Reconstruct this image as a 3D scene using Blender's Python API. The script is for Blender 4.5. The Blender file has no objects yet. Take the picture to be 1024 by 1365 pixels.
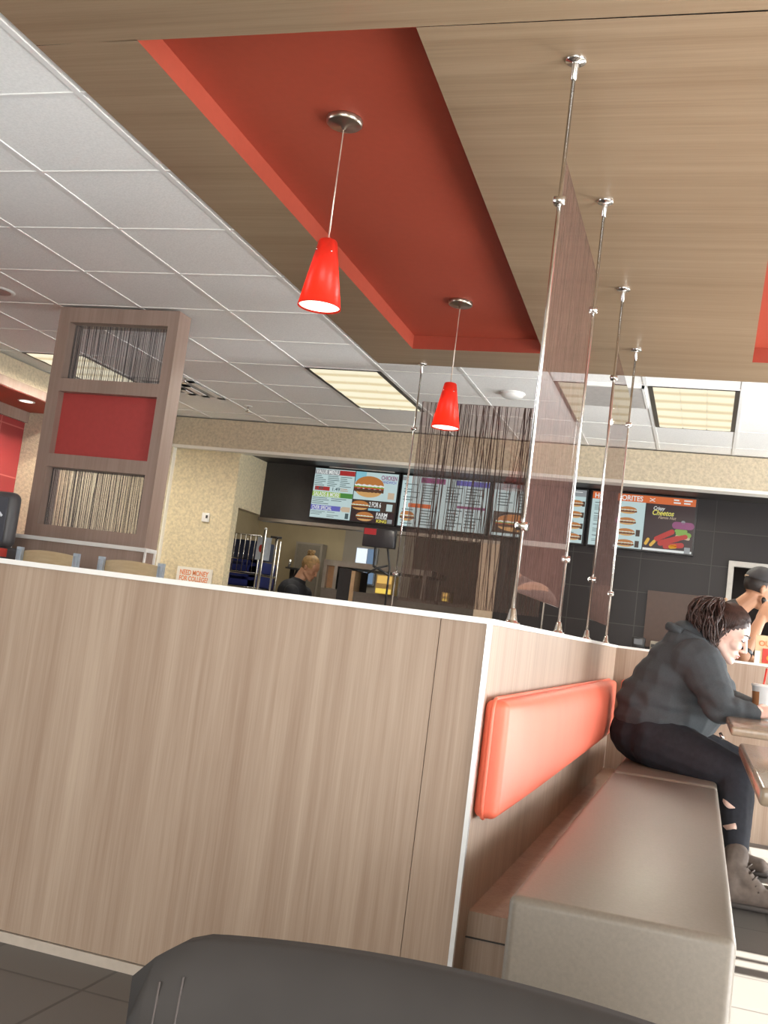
import bpy, bmesh, math, random
from mathutils import Vector, Matrix, Euler, noise
random.seed(7)
SC = bpy.context.scene
COL = SC.collection
U = 1.7            # metres per plan unit; the camera stands at the plan origin
EYE = 0.947        # camera height
def W(x, y, z):    # plan units -> world metres
    return Vector((x * U, y * U, EYE + z * U))
def zz(z): return EYE + z * U

# ------------------------------------------------------------------ camera
FPX = 1406.02
RM = [[0.949830945523491, 0.2858360615843394, 0.12696031200295593],
      [0.09092627871849301, 0.13603802760996708, -0.986522208002634],
      [-0.29925505303058975, 0.9485733503224335, 0.10322311898850628]]
cam = bpy.data.cameras.new('camera')
cam.sensor_fit = 'VERTICAL'; cam.sensor_height = 36.0; cam.lens = FPX / 1365.0 * 36.0
cam.clip_start = 0.05; cam.clip_end = 200
camo = bpy.data.objects.new('camera', cam); COL.objects.link(camo)
camo.matrix_world = Matrix([[RM[0][0], -RM[1][0], -RM[2][0], 0], [RM[0][1], -RM[1][1], -RM[2][1], 0],
                            [RM[0][2], -RM[1][2], -RM[2][2], EYE], [0, 0, 0, 1]])
SC.camera = camo

# ------------------------------------------------------------------ light and exposure
SC.view_settings.view_transform = 'Standard'; SC.view_settings.look = 'None'
SC.view_settings.exposure = 0.0; SC.view_settings.gamma = 1.0; SC.view_settings.use_curve_mapping = False
wd = bpy.data.worlds.new('sky'); SC.world = wd; wd.use_nodes = True
bg = wd.node_tree.nodes['Background']; bg.inputs[0].default_value = (0.75, 0.87, 1.0, 1); bg.inputs[1].default_value = 1.6
sun = bpy.data.lights.new('sun', 'SUN'); sun.energy = 76; sun.angle = 0.009; sun.color = (1, 0.95, 0.86)
suno = bpy.data.objects.new('sun', sun); COL.objects.link(suno)
d = Vector((-1, 0.0, -0.9)); suno.rotation_euler = d.to_track_quat('-Z', 'Y').to_euler(); suno.location = (6, 3, 6)
def area(name, loc, direction, sx, sy, power, color, spread=math.pi):
    l = bpy.data.lights.new(name, 'AREA'); l.shape = 'RECTANGLE'; l.size = sx; l.size_y = sy; l.energy = power; l.color = color; l.spread = spread
    o = bpy.data.objects.new(name, l); COL.objects.link(o); o.location = loc
    o.rotation_euler = Vector(direction).to_track_quat('-Z', 'Z').to_euler(); return o
area('daylight_side_window', (2.55, 1.9, 1.3), (-1, 0, 0.18), 4.6, 1.9, 390, (0.93, 0.97, 1.0))
area('daylight_rear_window', (0.2, -2.42, 1.35), (-0.15, 1, 0.40), 4.0, 1.9, 195, (1.0, 0.97, 0.92))
area('daylight_left_window', (-7.3, 2.0, 1.4), (1, 0, 0.45), 4.0, 1.8, 190, (0.88, 0.94, 1.0))
area('far_ceiling_fill', (2.55, 6.0, 1.0), (-1, 0.15, 0.35), 2.2, 1.3, 270, (0.95, 0.98, 1.0))  # added fill to brighten the far ceiling; no window of this size here
area('daylight_counter_window', (2.55, 8.4, 1.3), (-1, 0, 0.0), 0.7, 1.9, 60, (0.95, 0.98, 1.0))
area('kitchen_ceiling_lamp', (-3.9, 10.6, 2.5), (0, 0, -1), 1.6, 1.0, 17, (1.0, 0.94, 0.80))

# ------------------------------------------------------------------ materials
MATS = {}
def nodes(m):
    m.use_nodes = True; return m.node_tree.nodes, m.node_tree.links, m.node_tree.nodes['Principled BSDF']
def setp(b, rough=0.5, metal=0.0, spec=0.5):
    b.inputs['Roughness'].default_value = rough; b.inputs['Metallic'].default_value = metal
    b.inputs['Specular IOR Level'].default_value = spec
def plain(name, c, rough=0.5, metal=0.0, var=0.06, scale=30, spec=0.5, bump=0.0):
    if name in MATS: return MATS[name]
    m = bpy.data.materials.new(name); N, L, b = nodes(m); setp(b, rough, metal, spec)
    tc = N.new('ShaderNodeTexCoord'); nz = N.new('ShaderNodeTexNoise'); nz.inputs['Scale'].default_value = scale; nz.inputs['Detail'].default_value = 3
    L.new(tc.outputs['Object'], nz.inputs['Vector'])
    r = N.new('ShaderNodeValToRGB'); r.color_ramp.elements[0].position = 0.3; r.color_ramp.elements[1].position = 0.7
    r.color_ramp.elements[0].color = tuple(x * (1 - var) for x in c) + (1,); r.color_ramp.elements[1].color = tuple(min(1, x * (1 + var)) for x in c) + (1,)
    L.new(nz.outputs['Fac'], r.inputs['Fac']); L.new(r.outputs['Color'], b.inputs['Base Color'])
    if bump:
        bp = N.new('ShaderNodeBump'); bp.inputs['Strength'].default_value = bump; bp.inputs['Distance'].default_value = 0.01
        L.new(nz.outputs['Fac'], bp.inputs['Height']); L.new(bp.outputs['Normal'], b.inputs['Normal'])
    MATS[name] = m; return m
def wood(name, axis, c0, c1, rough=0.42, spec=0.4):
    m = bpy.data.materials.new(name); N, L, b = nodes(m); setp(b, rough, 0, spec)
    tc = N.new('ShaderNodeTexCoord')
    def band(sc, st, det):
        mp = N.new('ShaderNodeMapping'); s = [sc, sc, sc]; s[axis] = st; mp.inputs['Scale'].default_value = s
        L.new(tc.outputs['Object'], mp.inputs['Vector'])
        n = N.new('ShaderNodeTexNoise'); n.inputs['Scale'].default_value = 1; n.inputs['Detail'].default_value = det; n.inputs['Roughness'].default_value = 0.6
        L.new(mp.outputs['Vector'], n.inputs['Vector']); return n
    a, f, g = band(9, 0.35, 3), band(55, 0.9, 2), band(260, 5, 1)
    m1 = N.new('ShaderNodeMix'); m1.data_type = 'FLOAT'; m1.inputs[0].default_value = 0.42
    L.new(a.outputs['Fac'], m1.inputs[2]); L.new(f.outputs['Fac'], m1.inputs[3])
    m2 = N.new('ShaderNodeMix'); m2.data_type = 'FLOAT'; m2.inputs[0].default_value = 0.22
    L.new(m1.outputs[0], m2.inputs[2]); L.new(g.outputs['Fac'], m2.inputs[3])
    r = N.new('ShaderNodeValToRGB'); e = r.color_ramp.elements; e[0].position = 0.34; e[1].position = 0.66
    e[0].color = tuple(c0) + (1,); e[1].color = tuple(c1) + (1,)
    L.new(m2.outputs[0], r.inputs['Fac']); L.new(r.outputs['Color'], b.inputs['Base Color'])
    return m
def emis(name, c, s=1.0):
    if name in MATS: return MATS[name]
    m = bpy.data.materials.new(name); N, L, b = nodes(m); setp(b, 0.35, 0, 0.3)
    b.inputs['Base Color'].default_value = (0.02, 0.02, 0.02, 1)
    tc = N.new('ShaderNodeTexCoord'); nz = N.new('ShaderNodeTexNoise'); nz.inputs['Scale'].default_value = 22
    L.new(tc.outputs['Object'], nz.inputs['Vector'])
    r = N.new('ShaderNodeValToRGB'); r.color_ramp.elements[0].color = tuple(x * 0.9 for x in c) + (1,); r.color_ramp.elements[1].color = tuple(c) + (1,)
    L.new(nz.outputs['Fac'], r.inputs['Fac']); L.new(r.outputs['Color'], b.inputs['Emission Color']); b.inputs['Emission Strength'].default_value = s
    MATS[name] = m; return m
def stucco(name, c):
    m = bpy.data.materials.new(name); N, L, b = nodes(m); setp(b, 0.85, 0, 0.2)
    tc = N.new('ShaderNodeTexCoord'); v = N.new('ShaderNodeTexNoise'); v.inputs['Scale'].default_value = 38; v.inputs['Detail'].default_value = 5; v.inputs['Roughness'].default_value = 0.65
    L.new(tc.outputs['Object'], v.inputs['Vector'])
    r = N.new('ShaderNodeValToRGB'); e = r.color_ramp.elements; e[0].position = 0.36; e[1].position = 0.62
    e[0].color = tuple(x * 0.86 for x in c) + (1,); e[1].color = tuple(min(1, x * 1.12) for x in c) + (1,)
    bp = N.new('ShaderNodeBump'); bp.inputs['Strength'].default_value = 0.6; bp.inputs['Distance'].default_value = 0.012
    L.new(v.outputs['Fac'], r.inputs['Fac']); L.new(r.outputs['Color'], b.inputs['Base Color']); L.new(v.outputs['Fac'], bp.inputs['Height']); L.new(bp.outputs['Normal'], b.inputs['Normal'])
    return m
def tiles(name, c, grout, w, h, plane, rough=0.25, mortar=0.006, spec=0.5, offset=0.0):
    m = bpy.data.materials.new(name); N, L, b = nodes(m); setp(b, rough, 0, spec)
    tc = N.new('ShaderNodeTexCoord'); mp = N.new('ShaderNodeMapping')
    if plane == 'xz': mp.inputs['Rotation'].default_value = (math.radians(-90), 0, 0)
    if plane == 'yz': mp.inputs['Rotation'].default_value = (math.radians(-90), 0, math.radians(-90)); mp.vector_type = 'POINT'
    L.new(tc.outputs['Object'], mp.inputs['Vector'])
    bk = N.new('ShaderNodeTexBrick'); bk.offset = offset; bk.inputs['Scale'].default_value = 1.0
    bk.inputs['Brick Width'].default_value = w; bk.inputs['Row Height'].default_value = h; bk.inputs['Mortar Size'].default_value = mortar
    bk.inputs['Color1'].default_value = tuple(c) + (1,); bk.inputs['Color2'].default_value = tuple(x * 0.88 for x in c) + (1,); bk.inputs['Mortar'].default_value = tuple(grout) + (1,)
    if plane == 'yz':
        sp = N.new('ShaderNodeSeparateXYZ'); cb = N.new('ShaderNodeCombineXYZ'); L.new(tc.outputs['Object'], sp.inputs[0])
        L.new(sp.outputs['Y'], cb.inputs['X']); L.new(sp.outputs['Z'], cb.inputs['Y']); L.new(cb.outputs[0], bk.inputs['Vector'])
    else: L.new(mp.outputs['Vector'], bk.inputs['Vector'])
    L.new(bk.outputs['Color'], b.inputs['Base Color'])
    bp = N.new('ShaderNodeBump'); bp.inputs['Strength'].default_value = 0.3; bp.inputs['Distance'].default_value = 0.003; bp.invert = True
    L.new(bk.outputs['Fac'], bp.inputs['Height']); L.new(bp.outputs['Normal'], b.inputs['Normal'])
    return m
def sheet(name, tint, veil, veil_c):
    m = bpy.data.materials.new(name); m.use_nodes = True; N, L = m.node_tree.nodes, m.node_tree.links; N.clear()
    o = N.new('ShaderNodeOutputMaterial'); t = N.new('ShaderNodeBsdfTransparent'); t.inputs[0].default_value = tuple(tint) + (1,)
    g = N.new('ShaderNodeBsdfGlossy'); g.inputs['Roughness'].default_value = 0.02
    fr = N.new('ShaderNodeFresnel'); fr.inputs['IOR'].default_value = 1.45
    df = N.new('ShaderNodeBsdfDiffuse'); df.inputs[0].default_value = tuple(veil_c) + (1,)
    nz = N.new('ShaderNodeTexNoise'); nz.inputs['Scale'].default_value = 8
    ml = N.new('ShaderNodeMath'); ml.operation = 'MULTIPLY_ADD'; ml.inputs[1].default_value = veil * 0.5; ml.inputs[2].default_value = veil * 0.75
    L.new(nz.outputs['Fac'], ml.inputs[0])
    a = N.new('ShaderNodeMixShader'); L.new(ml.outputs[0], a.inputs[0]); L.new(t.outputs[0], a.inputs[1]); L.new(df.outputs[0], a.inputs[2])
    b = N.new('ShaderNodeMixShader'); L.new(fr.outputs[0], b.inputs[0]); L.new(a.outputs[0], b.inputs[1]); L.new(g.outputs[0], b.inputs[2])
    L.new(b.outputs[0], o.inputs[0]); return m

WOODV = wood('laminate_vertical_grain', 2, (0.30, 0.206, 0.146), (0.465, 0.360, 0.276))
WOODX = wood('laminate_cross_grain', 0, (0.235, 0.156, 0.092), (0.335, 0.238, 0.150), 0.40)
WOODD = wood('laminate_column', 2, (0.29, 0.205, 0.165), (0.40, 0.295, 0.245))
BLOND = wood('blond_plywood', 0, (0.55, 0.40, 0.22), (0.68, 0.53, 0.32))
RED = plain('red_paint', (0.37, 0.060, 0.030), 0.55, var=0.03)
REDP = plain('dark_red_laminate', (0.46, 0.06, 0.055), 0.45, var=0.04)
ORANGE = plain('orange_vinyl', (0.76, 0.150, 0.085), 0.48, var=0.05, scale=6)
TILEC = plain('ceiling_tile', (0.90, 0.89, 0.86), 0.9, var=0.05, scale=90, spec=0.1, bump=0.15)
GRID = plain('ceiling_grid_white', (0.85, 0.84, 0.81), 0.4, var=0.02)
WHITE = plain('white_laminate', (0.88, 0.87, 0.84), 0.3, var=0.02)
STUC = stucco('beige_stucco', (0.62, 0.53, 0.39))
STUCW = stucco('cream_stucco', (0.72, 0.62, 0.42))
CHROME = plain('brushed_steel', (0.72, 0.70, 0.67), 0.22, 1.0, var=0.05, scale=60)
ALU = plain('aluminium_trim', (0.85, 0.85, 0.84), 0.3, 0.7, var=0.03)
STEEL = plain('kitchen_steel', (0.33, 0.30, 0.26), 0.38, 0.85, var=0.1, scale=12)
SOLID = plain('solid_surface_taupe', (0.20, 0.172, 0.140), 0.42, var=0.06, scale=140)
BLACKT = tiles('black_wall_tile', (0.030, 0.026, 0.026), (0.055, 0.05, 0.047), 0.60, 0.30, 'xz', 0.32, 0.004, 0.22)
REDT = tiles('red_wall_tile', (0.34, 0.04, 0.045), (0.48, 0.14, 0.13), 0.45, 0.45, 'yz', 0.3, 0.006)
FLOORM = tiles('slate_floor_tile', (0.105, 0.097, 0.09), (0.05, 0.046, 0.043), 0.33, 0.33, 'xy', 0.45, 0.005)
DARK = plain('dark_fascia', (0.045, 0.040, 0.037), 0.5, var=0.08)
BLACK = plain('black_plastic', (0.022, 0.021, 0.022), 0.35, var=0.1)
CHAIRM = plain('black_vinyl', (0.045, 0.041, 0.039), 0.85, var=0.12, scale=9, spec=0.25)
TAN = plain('kitchen_wall_tan', (0.42, 0.34, 0.21), 0.8, var=0.05, scale=5)
GREYW = plain('grey_kitchen_panel', (0.30, 0.26, 0.21), 0.5, var=0.06, scale=4)
BLUE = plain('blue_plastic', (0.012, 0.022, 0.16), 0.4, var=0.12)
FRAMEB = plain('pale_blue_metal', (0.50, 0.58, 0.66), 0.35, 0.3)
STRAND = plain('dark_reed', (0.125, 0.080, 0.066), 0.7, var=0.3)
STRAND_LIT = plain('daylit_reed', (0.26, 0.135, 0.11), 0.7, var=0.25)  # lighter copy of dark_reed; daylight on the edge-on screens painted into the colour
CLEARB = sheet('clear_brown_resin', (0.95, 0.91, 0.89), 0.05, (0.45, 0.28, 0.22))
CLEAR = sheet('clear_resin', (0.93, 0.89, 0.88), 0.07, (0.30, 0.20, 0.18))
CLEAR2 = sheet('clear_column_resin', (0.95, 0.95, 0.96), 0.10, (0.5, 0.5, 0.52))
GLASSW = sheet('window_glass', (0.97, 0.98, 0.98), 0.0, (0.5, 0.5, 0.5))
SKIN = plain('skin_fair', (0.80, 0.54, 0.45), 0.5, var=0.05, scale=14)
SKIN2 = plain('skin_tan', (0.46, 0.24, 0.14), 0.5, var=0.06, scale=14)
SKIN3 = plain('skin_rosy', (0.62, 0.33, 0.20), 0.5, var=0.05, scale=14)
JACKET = plain('slate_fleece', (0.058, 0.068, 0.076), 0.85, var=0.08, scale=150)
JEANS = plain('black_denim', (0.018, 0.019, 0.026), 0.85, var=0.2, scale=40)
BOOTM = plain('taupe_suede', (0.13, 0.098, 0.08), 0.8, var=0.2, scale=30)
HAIR = plain('brown_hair', (0.050, 0.024, 0.018), 0.5, var=0.4, scale=45)
HAIRB = plain('blond_hair', (0.42, 0.25, 0.10), 0.5, var=0.3, scale=50)
HAIRD = plain('black_hair', (0.018, 0.013, 0.011), 0.5, var=0.3, scale=50)
SHIRT = plain('black_shirt', (0.022, 0.022, 0.028), 0.8, var=0.15)
LIPS = plain('lips', (0.55, 0.20, 0.18), 0.4)
CUPM = plain('paper_cup', (0.78, 0.80, 0.80), 0.45, var=0.03)
CUPB = plain('cup_brown_print', (0.38, 0.17, 0.07), 0.5)
STRAW = plain('red_straw', (0.75, 0.05, 0.035), 0.3)
CARDW = plain('white_card', (0.86, 0.82, 0.74), 0.6, var=0.02)
CARDO = plain('orange_print', (0.80, 0.26, 0.10), 0.6)
CARDY = plain('buff_print', (0.72, 0.55, 0.33), 0.6)
CARDK = plain('black_print', (0.03, 0.03, 0.03), 0.6)
CARDR = plain('red_print', (0.62, 0.05, 0.03), 0.5)

# ------------------------------------------------------------------ building helpers
def wloc(o):
    v = Vector((0, 0, 0))
    while o is not None:
        v += o.location; o = o.parent
    return v
class MB:
    def __init__(s): s.bm = bmesh.new()
    def _tag(s, before, mi, smooth=False):
        s.bm.faces.ensure_lookup_table()
        for f in s.bm.faces[before:]:
            f.material_index = mi; f.smooth = smooth
    def box(s, x0, x1, y0, y1, z0, z1, mi=0):
        n = len(s.bm.faces); v = [s.bm.verts.new(p) for p in ((x0,y0,z0),(x1,y0,z0),(x1,y1,z0),(x0,y1,z0),(x0,y0,z1),(x1,y0,z1),(x1,y1,z1),(x0,y1,z1))]
        for q in ((3,2,1,0),(4,5,6,7),(0,1,5,4),(1,2,6,5),(2,3,7,6),(3,0,4,7)): s.bm.faces.new([v[i] for i in q])
        s._tag(n, mi); return s
    def hb(s, x0, x1, y0, y1, z0, z1, mi=0):     # box given in plan units
        return s.box(x0*U, x1*U, y0*U, y1*U, zz(z0), zz(z1), mi)
    def rbox(s, x0, x1, y0, y1, z0, z1, r, seg=4, mi=0, rot=None, piv=None):
        t = bmesh.new(); bmesh.ops.create_cube(t, size=1)
        for v in t.verts: v.co = Vector(((x0+x1)/2 + v.co.x*(x1-x0), (y0+y1)/2 + v.co.y*(y1-y0), (z0+z1)/2 + v.co.z*(z1-z0)))
        bmesh.ops.bevel(t, geom=t.edges[:], offset=r, segments=seg, profile=0.5, affect='EDGES')
        if rot is not None:
            p = Vector(piv)
            for v in t.verts: v.co = p + rot @ (v.co - p)
        return s.merge(t, mi, True)
    def merge(s, t, mi=0, smooth=True):
        for f in t.faces: f.material_index = mi; f.smooth = smooth
        me = bpy.data.meshes.new('tmp'); t.to_mesh(me); t.free(); s.bm.from_mesh(me); bpy.data.meshes.remove(me); return s
    def cyl(s, p1, p2, r1, r2=None, seg=16, mi=0, caps=True, smooth=True):
        r2 = r1 if r2 is None else r2
        p1, p2 = Vector(p1), Vector(p2); ax = (p2-p1).normalized()
        a = ax.orthogonal().normalized(); b = ax.cross(a); n = len(s.bm.faces)
        R = [[s.bm.verts.new(p + (a*math.cos(2*math.pi*i/seg) + b*math.sin(2*math.pi*i/seg))*r) for i in range(seg)] for p, r in ((p1,r1),(p2,r2))]
        for i in range(seg): s.bm.faces.new((R[0][i], R[0][(i+1)%seg], R[1][(i+1)%seg], R[1][i]))
        s._tag(n, mi, smooth); n = len(s.bm.faces)
        if caps: s.bm.faces.new(R[0][::-1]); s.bm.faces.new(R[1]); s._tag(n, mi)
        return s
    def tube(s, pts, r, seg=6, mi=0):
        pts = [Vector(p) for p in pts]; n = len(s.bm.faces); rings = []
        rs = r if isinstance(r, (list, tuple)) else [r]*len(pts)
        prev = None
        for k, p in enumerate(pts):
            t = (pts[min(k+1, len(pts)-1)] - pts[max(k-1, 0)]).normalized()
            a = t.orthogonal().normalized() if prev is None else (prev - t*prev.dot(t)).normalized()
            prev = a; b = t.cross(a)
            rings.append([s.bm.verts.new(p + (a*math.cos(2*math.pi*i/seg)+b*math.sin(2*math.pi*i/seg))*rs[k]) for i in range(seg)])
        for A, B in zip(rings, rings[1:]):
            for i in range(seg): s.bm.faces.new((A[i], A[(i+1)%seg], B[(i+1)%seg], B[i]))
        s.bm.faces.new(rings[0][::-1]); s.bm.faces.new(rings[-1]); s._tag(n, mi, True); return s
    def lathe(s, c, prof, seg=32, mi=0, closed=False):
        c = Vector(c); n = len(s.bm.faces); R = []
        for r, z in prof: R.append([s.bm.verts.new(c + Vector((r*math.cos(2*math.pi*i/seg), r*math.sin(2*math.pi*i/seg), z))) for i in range(seg)])
        for A, B in zip(R, R[1:]):
            for i in range(seg): s.bm.faces.new((A[i], A[(i+1)%seg], B[(i+1)%seg], B[i]))
        if closed: s.bm.faces.new(R[0][::-1]); s.bm.faces.new(R[-1])
        s._tag(n, mi, True); return s
    def ell(s, c, r, rot=None, mi=0, u=16, v=10):
        t = bmesh.new(); bmesh.ops.create_uvsphere(t, u_segments=u, v_segments=v, radius=1)
        c = Vector(c); r = (r, r, r) if not hasattr(r, '__len__') else r
        for q in t.verts:
            p = Vector((q.co.x*r[0], q.co.y*r[1], q.co.z*r[2])); q.co = c + (rot @ p if rot is not None else p)
        return s.merge(t, mi, True)
    def cap(s, p1, r1, p2, r2, mi=0, seg=14):   # tapered capsule
        p1, p2 = Vector(p1), Vector(p2); ax = (p2-p1); Ln = ax.length; ax.normalize(); a = ax.orthogonal().normalized(); b = ax.cross(a)
        n = len(s.bm.faces); R = []
        for k in range(6):
            t = -math.pi/2 + 0.12 + (math.pi/2 - 0.12)*k/5; R.append((math.sin(t)*r1, math.cos(t)*r1))
        for k in range(6):
            t = (math.pi/2 - 0.12)*k/5; R.append((Ln + math.sin(t)*r2, math.cos(t)*r2))
        V = [[s.bm.verts.new(p1 + ax*h + (a*math.cos(2*math.pi*i/seg)+b*math.sin(2*math.pi*i/seg))*r) for i in range(seg)] for h, r in R]
        for A, B in zip(V, V[1:]):
            for i in range(seg): s.bm.faces.new((A[i], A[(i+1)%seg], B[(i+1)%seg], B[i]))
        s.bm.faces.new(V[0][::-1]); s.bm.faces.new(V[-1]); s._tag(n, mi, True); return s
    def prism(s, pts, axis, a0, a1, mi=0):       # polygon given in the two other axes, extruded along axis
        n = len(s.bm.faces)
        def P(p, h): q = [p[0], p[1]]; q.insert(axis, h); return s.bm.verts.new(q)
        A = [P(p, a0) for p in pts]; B = [P(p, a1) for p in pts]; k = len(pts)
        s.bm.faces.new(A); s.bm.faces.new(B[::-1])
        for i in range(k): s.bm.faces.new((A[i], B[i], B[(i+1)%k], A[(i+1)%k]))
        bmesh.ops.recalc_face_normals(s.bm, faces=s.bm.faces[:] if n == 0 else [f for f in s.bm.faces][n:])
        s._tag(n, mi); return s
    def build(s, name, mats, parent=None, vox=None, smooth_it=0, noise_fn=None):
        me = bpy.data.meshes.new(name)
        off = wloc(parent) if parent is not None else Vector((0, 0, 0))
        if parent is None and len(s.bm.verts):
            pass
        bmesh.ops.translate(s.bm, verts=s.bm.verts[:], vec=-off)
        s.bm.to_mesh(me); s.bm.free()
        for m in (mats if isinstance(mats, (list, tuple)) else [mats]): me.materials.append(m)
        o = bpy.data.objects.new(name, me); COL.objects.link(o)
        if vox:
            md = o.modifiers.new('fuse', 'REMESH'); md.mode = 'VOXEL'; md.voxel_size = vox; md.use_smooth_shade = True
            if smooth_it:
                sm = o.modifiers.new('soft', 'SMOOTH'); sm.factor = 0.5; sm.iterations = smooth_it
            dg = bpy.context.evaluated_depsgraph_get(); dg.update()
            nm = bpy.data.meshes.new_from_object(o.evaluated_get(dg)); o.modifiers.clear(); o.data = nm; bpy.data.meshes.remove(me); me = nm
            me.name = name
            if not me.materials:
                for m in (mats if isinstance(mats, (list, tuple)) else [mats]): me.materials.append(m)
            if noise_fn:
                nrm = [v.normal.copy() for v in me.vertices]
                for v, n in zip(me.vertices, nrm): v.co = v.co + n * noise_fn(v.co + off)
            for p in me.polygons: p.use_smooth = True
        if parent is not None: o.parent = parent
        return o
def tag(o, label, cat, group=None):
    o['label'] = label; o['category'] = cat
    if group: o['group'] = group
    return o
def thing(name, label, cat, loc, group=None):
    o = bpy.data.objects.new(name, None); COL.objects.link(o); o.location = loc; o.empty_display_size = 0.1
    return tag(o, label, cat, group)
def struct(o): o['kind'] = 'structure'; return o
def dup(root, loc, label):
    r = root.copy(); COL.objects.link(r); r.location = loc; r['label'] = label
    for ch in root.children:
        c = ch.copy(); COL.objects.link(c); c.parent = r
        for g in ch.children:
            e = g.copy(); COL.objects.link(e); e.parent = c
    return r
def text(name, body, x, y, z, h, mat, parent, width=None, bold=0.0, align='LEFT', slant=0.0, depth=0.0006):
    """lettering on a plane facing -Y, baseline at z"""
    c = bpy.data.curves.new(name, 'FONT'); c.body = body; c.size = h * 1.38; c.align_x = align; c.extrude = depth; c.offset = bold * h; c.shear = slant
    o0 = bpy.data.objects.new(name, c); COL.objects.link(o0)
    dg = bpy.context.evaluated_depsgraph_get(); dg.update(); me = bpy.data.meshes.new_from_object(o0.evaluated_get(dg))
    bpy.data.objects.remove(o0); bpy.data.curves.remove(c); me.materials.clear(); me.materials.append(mat); me.name = name
    w = max(v.co.x for v in me.vertices) - min(v.co.x for v in me.vertices)
    k = width / w if width and w > 0 else 1.0
    for v in me.vertices: v.co = Vector((v.co.x * k, -v.co.z, v.co.y))
    o = bpy.data.objects.new(name, me); COL.objects.link(o)
    p = Vector((x, y, z))
    if parent is not None: o.parent = parent; p = p - wloc(parent)
    o.location = p; return o

# ================================================================== the room
FZ = 0.0
CZ = zz(1.0)                    # underside of the wood soffit
TZ = CZ + 0.012                 # underside of the ceiling tiles
YB = 5.25 * U                   # bulkhead over the counter
struct(MB().box(-7.6, 2.72, -2.62, 12.2, -0.10, 0.0).build('floor', FLOORM))
struct(MB().box(-7.6, 2.72, -2.62, 12.2, TZ, TZ + 0.10).build('ceiling', TILEC))
# ceiling grid bars
g = MB()
xs = [-0.296 - 0.348 * k for k in range(-6, 13)]
ys = [1.782 + 0.3665 * k for k in range(-9, 10)]
for x in xs: g.box(x*U - 0.012, x*U + 0.012, -2.5 if x < -1.32 else 3.836*U, YB, TZ - 0.005, TZ + 0.001)
for y in ys:
    if y * U < YB: g.box(-7.3, 2.6 if y > 3.836 else -1.312*U, y*U - 0.009, y*U + 0.009, TZ - 0.0046, TZ + 0.001)
struct(g.build('trim_1', GRID))
# wood soffit with two red recesses
SX0, SX1, SY0, SY1 = -1.312*U, 1.50*U, -2.5, 3.836*U
R1 = [(-1.092*U, 1.593*U), (-0.557*U, 1.597*U), (-0.624*U, 3.590*U), (-1.109*U, 3.606*U)]
R2 = [(0.060*U, 1.60*U), (0.58*U, 1.60*U), (0.58*U, 3.58*U), (0.068*U, 3.579*U)]
RD = 0.05 * U
def poly(b, pts, z, up=False):
    vs = [b.bm.verts.new((p[0], p[1], z)) for p in pts]
    f = b.bm.faces.new(vs)
    f.normal_update()
    if (f.normal.z > 0) != up: f.normal_flip()
s = MB()
seam = 0.0015
yn = 1.597 * U
poly(s, [(SX0, SY0), (SX1, SY0), (SX1, yn - seam*2), (SX0, yn - seam*2)], CZ)
A, B, C_, D = R1; E_, F_, G_, H = R2
poly(s, [(SX0, yn), A, D, (SX0, SY1)], CZ); poly(s, [D, C_, (C_[0], SY1), (SX0, SY1)], CZ)
poly(s, [B, E_, H, (C_[0], SY1), C_], CZ)
poly(s, [(C_[0], SY1), H, G_, (G_[0], SY1)], CZ)
poly(s, [F_, (SX1, yn), (SX1, SY1), (G_[0], SY1), G_], CZ)
poly(s, [(SX0, yn - 0.004), (SX1, yn - 0.004), (SX1, yn + 0.004), (SX0, yn + 0.004)], CZ + 0.004)
for a, b2 in (((SX0, SY0), (SX0, SY1)), ((SX0, SY1), (SX1, SY1)), ((SX1, SY1), (SX1, SY0))):
    s.bm.faces.new([s.bm.verts.new((a[0], a[1], CZ)), s.bm.verts.new((b2[0], b2[1], CZ)), s.bm.verts.new((b2[0], b2[1], TZ)), s.bm.verts.new((a[0], a[1], TZ))])
bmesh.ops.remove_doubles(s.bm, verts=s.bm.verts[:], dist=1e-5)
soff = struct(s.build('ceiling_soffit', WOODX))
for R in (R1, R2):
    r = MB()
    for i in range(4):
        a, b2 = R[i], R[(i+1) % 4]
        r.bm.faces.new([r.bm.verts.new((a[0], a[1], CZ)), r.bm.verts.new((b2[0], b2[1], CZ)), r.bm.verts.new((b2[0], b2[1], CZ+RD)), r.bm.verts.new((a[0], a[1], CZ+RD))])
    poly(r, R, CZ + RD)
    struct(r.build('recess_lining', RED, soff))
# cut the ceiling slab above the recesses: replaced by a slab that starts above them
bpy.data.objects['ceiling'].data.clear_geometry()
c = MB()
c.box(-7.6, SX0 + 0.02, -2.62, 12.2, TZ, TZ + 0.10); c.box(SX0 + 0.02, 2.72, SY1 - 0.02, 12.2, TZ, TZ + 0.10); c.box(SX0 + 0.02, 2.72, -2.62, SY1 - 0.02, CZ + RD + 0.01, CZ + RD + 0.06)
c.bm.to_mesh(bpy.data.objects['ceiling'].data); c.bm.free(); bpy.data.objects['ceiling'].data.materials.append(TILEC) if not bpy.data.objects['ceiling'].data.materials else None

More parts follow.
